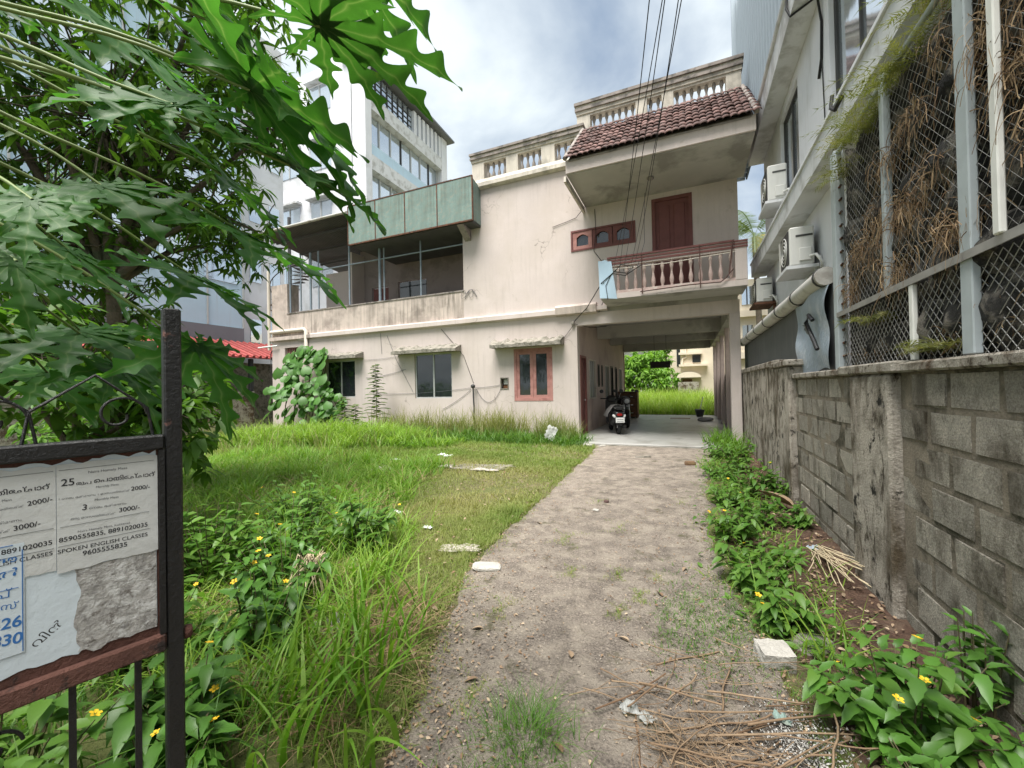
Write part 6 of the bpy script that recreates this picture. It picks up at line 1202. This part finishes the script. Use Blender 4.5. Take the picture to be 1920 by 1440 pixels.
# ---------------------------------------------------------------- litter, stones, twigs
def lump(loc, sx, sy, sz, seed, name, m, label, cat, rz=0, flat=.35):
    bm = bmesh.new(); bmesh.ops.create_cube(bm, size=1); bmesh.ops.subdivide_edges(bm, edges=bm.edges[:], cuts=3, use_grid_fill=True); q = random.Random(seed)
    for v in bm.verts:
        s = v.co.normalized()*.62; v.co = v.co.lerp(s, flat)+Vector((q.uniform(-.03,.03), q.uniform(-.03,.03), q.uniform(-.03,.03))); v.co = Vector((v.co.x*sx, v.co.y*sy, v.co.z*sz))
    me = bpy.data.meshes.new(name); bm.to_mesh(me); bm.free(); me.materials.append(M[m]); o = bpy.data.objects.new(name, me); COL.objects.link(o); o.location = (loc[0], loc[1], loc[2]+sz*.45); o.rotation_euler = (q.uniform(-.1,.1), q.uniform(-.1,.1), rz); _tags(o, label, cat, None, None); return o
lump((.39,2.56,0), .16, .13, .10, 1, 'concrete_lump', 'stone', 'pale concrete lump beside the flowering shrub', 'stone', .3, .25)
lump((-1.57,3.03,.012), .22, .13, .03, 2, 'flat_stone', 'stone', 'flat white stone lying on the left edge of the driveway', 'stone', .5, .45)
lump((.62,2.85,-.05), .24, .14, .07, 3, 'rubble', 'oldconc', 'grey rubble half hidden between the shrubs', 'stone', .9)
lump((-2.35,10.2,.0), .22, .12, .07, 4, 'rubble', 'stone', 'pale rubble at the corner of the carport floor', 'stone', .2); lump((-2.0,10.25,.0), .16, .1, .05, 5, 'rubble', 'stone', 'small pale rubble beside the carport threshold', 'stone', .7)
lump((-.9,8.9,.0), .3, .12, .04, 7, 'rubble', 'oldconc', 'low rubble lying near the head of the driveway', 'stone', .3); lump((.0,8.3,.0), .18, .12, .08, 8, 'dry_husk', 'deadleaf', 'brown dry husk on the driveway near the carport', 'husk', .3)
lump((-1.0,5.3,.012), .06, .05, .03, 9, 'brick_chip', 'tile', 'small orange brick chip on the driveway', 'stone'); lump((-1.05,4.9,.012), .07, .05, .02, 10, 'pebble', 'stone', 'pale pebble on the driveway by the brick chip', 'stone')
M['seedpaper'] = mat('dirty_crumpled_paper', (.46, .42, .37), .9, .2, 12, .5, 18, alt=(.27, .24, .20), altscale=14, altpos=(.5, .68))
def crumple(loc, sx, sy, sz, seed, name, m, label, cat, rz=0, n=9):
    """crumpled thin sheet"""
    q = np.random.default_rng(seed); u = np.linspace(-1, 1, n); gx2, gy2 = np.meshgrid(u, u); z = np.abs(q.normal(0, .5, gx2.shape))*sz+sz*.3*np.sin(gx2*2+q.random()*6); z[0] *= .2; z[-1] *= .2; z[:, 0] *= .2; z[:, -1] *= .2
    V = np.stack([gx2*sx*.5*(1+.12*q.normal(size=gx2.shape)), gy2*sy*.5*(1+.12*q.normal(size=gx2.shape)), z+.006], -1).reshape(-1, 3); i = np.arange(n*n).reshape(n, n); F = np.stack([i[:-1,:-1], i[:-1,1:], i[1:,1:], i[1:,:-1]], -1).reshape(-1, 4)
    me = np_mesh(name, V, F, False); me.materials.append(M[m]); o = bpy.data.objects.new(name, me); COL.objects.link(o); o.location = loc; o.rotation_euler = (0, 0, rz); _tags(o, label, cat, None, None); return o
crumple((-1.98,3.28,.03), .36, .17, .03, 1, 'paper_scrap', 'seedpaper', 'long crumpled white paper at the grass edge of the driveway', 'litter', .35)
crumple((-2.07,1.86,.05), .20, .16, .07, 2, 'plastic_bag', 'plasticbag', 'crumpled clear plastic bag in the grass by the broad blades', 'litter', .2)
crumple((-5.19,5.91,.06), .34, .20, .06, 3, 'paper_scrap', 'seedpaper', 'crumpled pinkish paper on the middle of the lawn', 'litter', .5); crumple((-4.9,7.6,.06), .4, .14, .05, 4, 'paper_scrap', 'paper', 'pale paper strip on the lawn close to the facade grass', 'litter', -.3)
crumple((-5.7,6.9,.05), .25, .12, .03, 5, 'paper_scrap', 'paper', 'small white scrap lying past the pinkish paper', 'litter', .2); crumple((-4.2,6.55,.05), .3, .14, .05, 6, 'paper_scrap', 'seedpaper', 'white scrap beside the grey sheet on the lawn', 'litter', .1)
crumple((-3.55,6.75,.05), 1.1, .5, .02, 7, 'grey_sheet', 'oldconc', 'grey plastic sheet spread flat on the lawn', 'litter', .2); crumple((-3.35,6.45,.06), .5, .10, .03, 8, 'paper_scrap', 'seedpaper', 'white strip along the edge of the grey sheet', 'litter', .15)
crumple((-3.2,3.9,.06), .12, .07, .02, 9, 'paper_scrap', 'paper', 'tiny white scrap among the grass tufts', 'litter'); crumple((-2.55,3.6,.05), .1, .06, .02, 19, 'paper_scrap', 'paper', 'tiny white scrap on the worn lawn patch', 'litter')
crumple((1.02,4.55,-.03), .09, .06, .04, 11, 'plastic_scrap', 'tarp', 'small pale blue plastic scrap beside the dry stalks', 'litter'); crumple((.34,2.10,.03), .06, .05, .03, 12, 'bottle_cap', 'greensheet', 'small teal plastic scrap on the twig heap', 'litter')
o = crumple((-3.3,10.15,.33), .26, .36, .05, 13, 'plastic_bag', 'plasticbag', 'torn white plastic bag caught in the grass by the carport corner', 'litter'); o.rotation_euler = (R(75), .4, .3)
crumple((-.28,1.93,.02), .08, .07, .035, 14, 'plaster_scrap', 'plasticbag', 'white crumpled scrap left of the twig heap', 'litter', .3); crumple((-.20,1.90,.02), .06, .05, .03, 15, 'plaster_scrap', 'plasticbag', 'smaller white scrap touching the twig heap', 'litter', .9)
# big curled dry leaf in the strip
V, F = leaf_arrays(.42, .30, 8, .5, -.1); me = np_mesh('dry_leaf', V, F, True, {'tint': np.full(len(V), .3)}); me.materials.append(M['deadleaf']); o = bpy.data.objects.new('dry_leaf', me); COL.objects.link(o); o.location = (1.12, 5.75, .03); o.rotation_euler = (.25, .2, 1.2); _tags(o, 'large curled brown leaf lying by the block wall', 'leaf', None, None)
# scattered leaf litter
def scatter_leaves(name, n, fn, L, seed, label, m='deadleaf'):
    q = np.random.default_rng(seed); V0, F0 = leaf_arrays(1, .55, 4, .3, .2); VA = []; FA = []; TA = []; off = 0
    for _ in range(n):
        x, y, z = fn(q); s = L*q.uniform(.5, 1.5); e = Euler((q.normal(0, .25), q.normal(0, .3), q.uniform(0, 6.3))); Mx = np.array(e.to_matrix()); VA.append((V0*s) @ Mx.T+np.array([x, y, z+.006])); FA.append(F0+off); off += len(V0); TA.append(np.full(len(V0), q.random()**2))
    stuff(name, np_mesh(name, np.concatenate(VA), np.concatenate(FA), True, {'tint': np.concatenate(TA)}), M[m], label=label, cat='leaf litter')
def on_drive(q):
    y = q.uniform(1.0, 9.8)**1.0; y = 1.0+(y-1.0)*q.random(); s = q.random(); side = q.random(); l, r = float(edge(LEFT, y)), float(edge(RIGHT, y)); s = s**2.2*.35 if side < .45 else (1-s**2.0*.45 if side < .85 else s); return l+(r-l)*s, y, .016
scatter_leaves('leaf_litter', 3600, on_drive, .017, 1, 'small dry leaves and chips scattered along the driveway edges')
def in_strip(q): y = 1.2+9*q.random()**1.6; r = float(edge(RIGHT, y)); x = r+.1+(1.22-r-.1)*q.random(); return x, y, float(gh(x, y))+.035
scatter_leaves('strip_litter', 2600, in_strip, .03, 2, 'brown leaf litter covering the soil beside the block wall')
def in_lawn(q): y = 1.4+7*q.random()**1.4; x = float(edge(LEFT, y))-.05-1.9*q.random()**1.5; return x, y, float(gh(x, y))+.03
scatter_leaves('lawn_litter', 500, in_lawn, .03, 3, 'dry leaves fallen on the lawn next to the driveway')
for i, (x, y, rz) in enumerate(((-.62,2.18,.4),(-1.02,1.85,2.2),(-.35,2.45,1.2),(-.2,3.05,.5),(-1.2,2.25,1.9),(-.05,3.6,2.8),(.1,4.6,.3),(-1.5,4.2,1.0),(-.5,1.6,.9))):
    V, F = leaf_arrays(.075, .032, 6, .5, .2); me = np_mesh('dry_leaf', V, F, True, {'tint': np.full(len(V), random.random())}); me.materials.append(M['deadleaf']); o = bpy.data.objects.new('dry_leaf', me); COL.objects.link(o); o.location = (x, y, .022); o.rotation_euler = (.1, .25, rz); _tags(o, 'curled dry leaf lying on the driveway surface', 'leaf', 'single dry leaves on the driveway', None)
# twig heap across the driveway
def twig_path(q, a, L, az, wob=.2, z0=.03):
    p = Vector(a); d = Vector((math.cos(az), math.sin(az), q.uniform(-.02,.04))); out = [p.copy()]
    for k in range(6): d = (d+Vector((q.uniform(-wob,wob), q.uniform(-wob,wob), q.uniform(-.03,.03)))).normalized(); p = p+d*L/6; p.z = max(.016, p.z); out.append(p.copy())
    return out
q = random.Random(301); V = None
b = MB(); tint = []
for k in range(75):
    cx = q.gauss(.10, .26); cy = q.gauss(1.98, .24); L = q.uniform(.12, .55); az = q.gauss(.25, .6)+(math.pi if q.random() < .4 else 0); n0 = len(b.v); b.tube(twig_path(q, (cx-L*.5*math.cos(az), cy-L*.5*math.sin(az), q.uniform(.015,.07)), L, az), q.choice((.0011,.0014,.002,.0035,.0048)), 4, False); tint += [q.random()]*(len(b.v)-n0)
for k in range(170):
    cx = q.gauss(.0, .10); cy = q.gauss(1.78, .09); L = q.uniform(.08, .25); az = q.uniform(0, 6.3); n0 = len(b.v); b.tube(twig_path(q, (cx, cy, q.uniform(.012,.06)), L, az, .35), q.uniform(.0008, .002), 3, False); tint += [.2*q.random()]*(len(b.v)-n0)
me = np_mesh('twig_heap', np.array([tuple(v) for v in b.v]), np.array(b.f), True, {'tint': np.array(tint)}); stuff('twig_heap', me, M['twig'], label='heap of thin dry twigs lying across the right of the driveway', cat='twigs')
for i, (x, y, L, az, r_) in enumerate(((-.02,1.62,.75,.62,.008),(.08,1.58,.72,.75,.007),(-.05,1.98,.75,.28,.006),(.0,1.86,.85,.38,.007),(-.45,2.12,.35,-.2,.005),(-.38,2.05,.62,.30,.005),(-.25,2.42,.4,-.35,.004),(.05,2.15,.6,.22,.006),(-.55,1.88,.3,.75,.004),(-.1,1.70,.5,.1,.005),(.2,2.0,.5,.42,.008),(.1,2.62,.42,-.25,.004),(.12,2.38,.5,.35,.004))):
    b = MB().tube(twig_path(q, (x, y, .045), L, az, .13), [r_*.72*(1-.09*k) for k in range(7)], 6); n0 = len(b.v)
    me = np_mesh('stick', np.array([tuple(v) for v in b.v])-np.array((x, y, 0)), [np.array([f for f in b.f if len(f) == 4]), np.array([f for f in b.f if len(f) == 6])], True, {'tint': np.full(n0, q.random()*.6)}); stuff('stick', me, M['twig'], (x, y, 0), kind=None, label='longer dry stick lying on the twig heap', cat='stick', group='sticks on the twig heap')
# pale dry stalks by the pillar
b = MB(); q = random.Random(305)
for k in range(26): b.tube(twig_path(q, (1.0+q.gauss(0,.03), 4.30+q.gauss(0,.05), .03+.05*q.random()), q.uniform(.35,.75), -1.35+q.gauss(0,.28), .1), .004, 4, False)
me = np_mesh('stalk_bundle', np.array([tuple(v) for v in b.v]), np.array(b.f), True, {'tint': np.zeros(len(b.v))}); stuff('stalk_bundle', me, mat('bleached_stalk', (.47,.39,.26), .9, .2, 8, 0), kind=None, label='bundle of bleached dry stalks lying by the wall pillar', cat='stalks')
b = MB(); q = random.Random(306); 
for k in range(40): a = q.uniform(0, 6.3); b.tube([(-2.5+q.gauss(0,.05), 2.12+q.gauss(0,.05), .34), (-2.5+.12*math.cos(a)+.05, 2.12-.1+.1*math.sin(a), .20), (-2.45+.16*math.cos(a), 2.0+.12*math.sin(a), .03)], .004, 4, False)
me = np_mesh('stalk_bundle', np.array([tuple(v) for v in b.v]), np.array(b.f), True); stuff('stalk_bundle', me, bpy.data.materials['bleached_stalk'], kind=None, label='pale dry stalks drooping below the yellow-flowered shrub by the gate', cat='stalks')
# white stone chips
q = np.random.default_rng(310); n = 1500; x = .40+q.normal(0, .08, n); y = 1.98+q.normal(0, .12, n); V = []; F = []; T = []
for k in range(n):
    s = q.uniform(.004, .011); o = len(V); c = np.array([x[k], y[k], .012+q.random()*.02])
    for _ in range(4): d = q.normal(size=3); V.append(c+d/np.linalg.norm(d)*s)
    T += [q.random()**2]*4; F += [(o,o+1,o+2), (o,o+2,o+3), (o,o+3,o+1), (o+1,o+3,o+2)]
stuff('stone_chips', np_mesh('stone_chips', np.array(V), np.array(F), False, {'tint': np.array(T)}), M['gravelw'], label='patch of white stone chips beside the green shrub', cat='gravel')
q = np.random.default_rng(311); n = 13000; V = []; F = []; T = []
for k in range(n):     # loose grit over the driveway
    yv = 1.0+8*q.random()**2.0; l, r = float(edge(LEFT, yv)), float(edge(RIGHT, yv)); xv = l+(r-l)*q.random(); s = q.uniform(.0025, .008); o = len(V); c = np.array([xv, yv, .014])
    for _ in range(4): d = q.normal(size=3); V.append(c+d/np.linalg.norm(d)*s)
    T += [q.random()]*4; F += [(o,o+1,o+2), (o,o+2,o+3), (o,o+3,o+1), (o+1,o+3,o+2)]
M['grit'] = mat('driveway_grit', (.46, .41, .35), .95, .15, 8, 0, attr=('tint', (.17, .145, .12)))
stuff('driveway_grit', np_mesh('driveway_grit', np.array(V), np.array(F), False, {'tint': np.array(T)}), M['grit'], label='loose grit and pebbles strewn over the driveway', cat='gravel')
# ---------------------------------------------------------------- overhead service wires
def overhead(a, c, s, r, label):
    build(MB().tube(sag(a, c, s, 16), r, 6, False), 'overhead_wire', M['cable'], label=label, cat='wire', group='service wires to the balcony')
for i, (x0, y0, z0, ex, ez) in enumerate(((-.02,2.2,4.42,-1.55,4.45),(.09,2.3,4.52,-1.45,4.42),(.17,2.3,4.55,-1.15,4.62),(.215,2.3,4.52,-1.25,4.58),(.13,2.35,4.70,-1.7,4.5))):
    overhead((x0*1.0, y0, z0), (ex, BY-.06, ez), .10+.05*(i % 3), .0042, 'black service wire slanting down to the left end of the balcony rail')
cable([(-1.6,BY-.06,4.5),(-2.0,BY-.05,4.2),(-2.6,FY-.2,3.75),(-3.0,FY-.08,3.42)], .012); cable([(-1.7,BY-.07,4.45),(-1.35,BY-.1,4.35),(-1.2,BY-.1,4.5),(-1.5,BY-.08,4.6),(-1.72,BY-.06,4.4),(-1.4,BY-.09,4.3),(-1.0,BY-.09,4.52)], .012)
cable([(-1.75,BY-.06,4.4),(-1.9,BY-.06,4.1),(-1.85,BY-.06,3.75)], .008); cable([(-1.95,BY-.06,4.2),(-2.15,FY-.1,3.9),(-2.3,FY-.02,3.62)], .008); cable([(-1.1,BY-.05,4.5),(-.95,BY+.3,5.2),(-.98,FY-.3,5.9),(-.95,FY-.3,6.65)], .006)
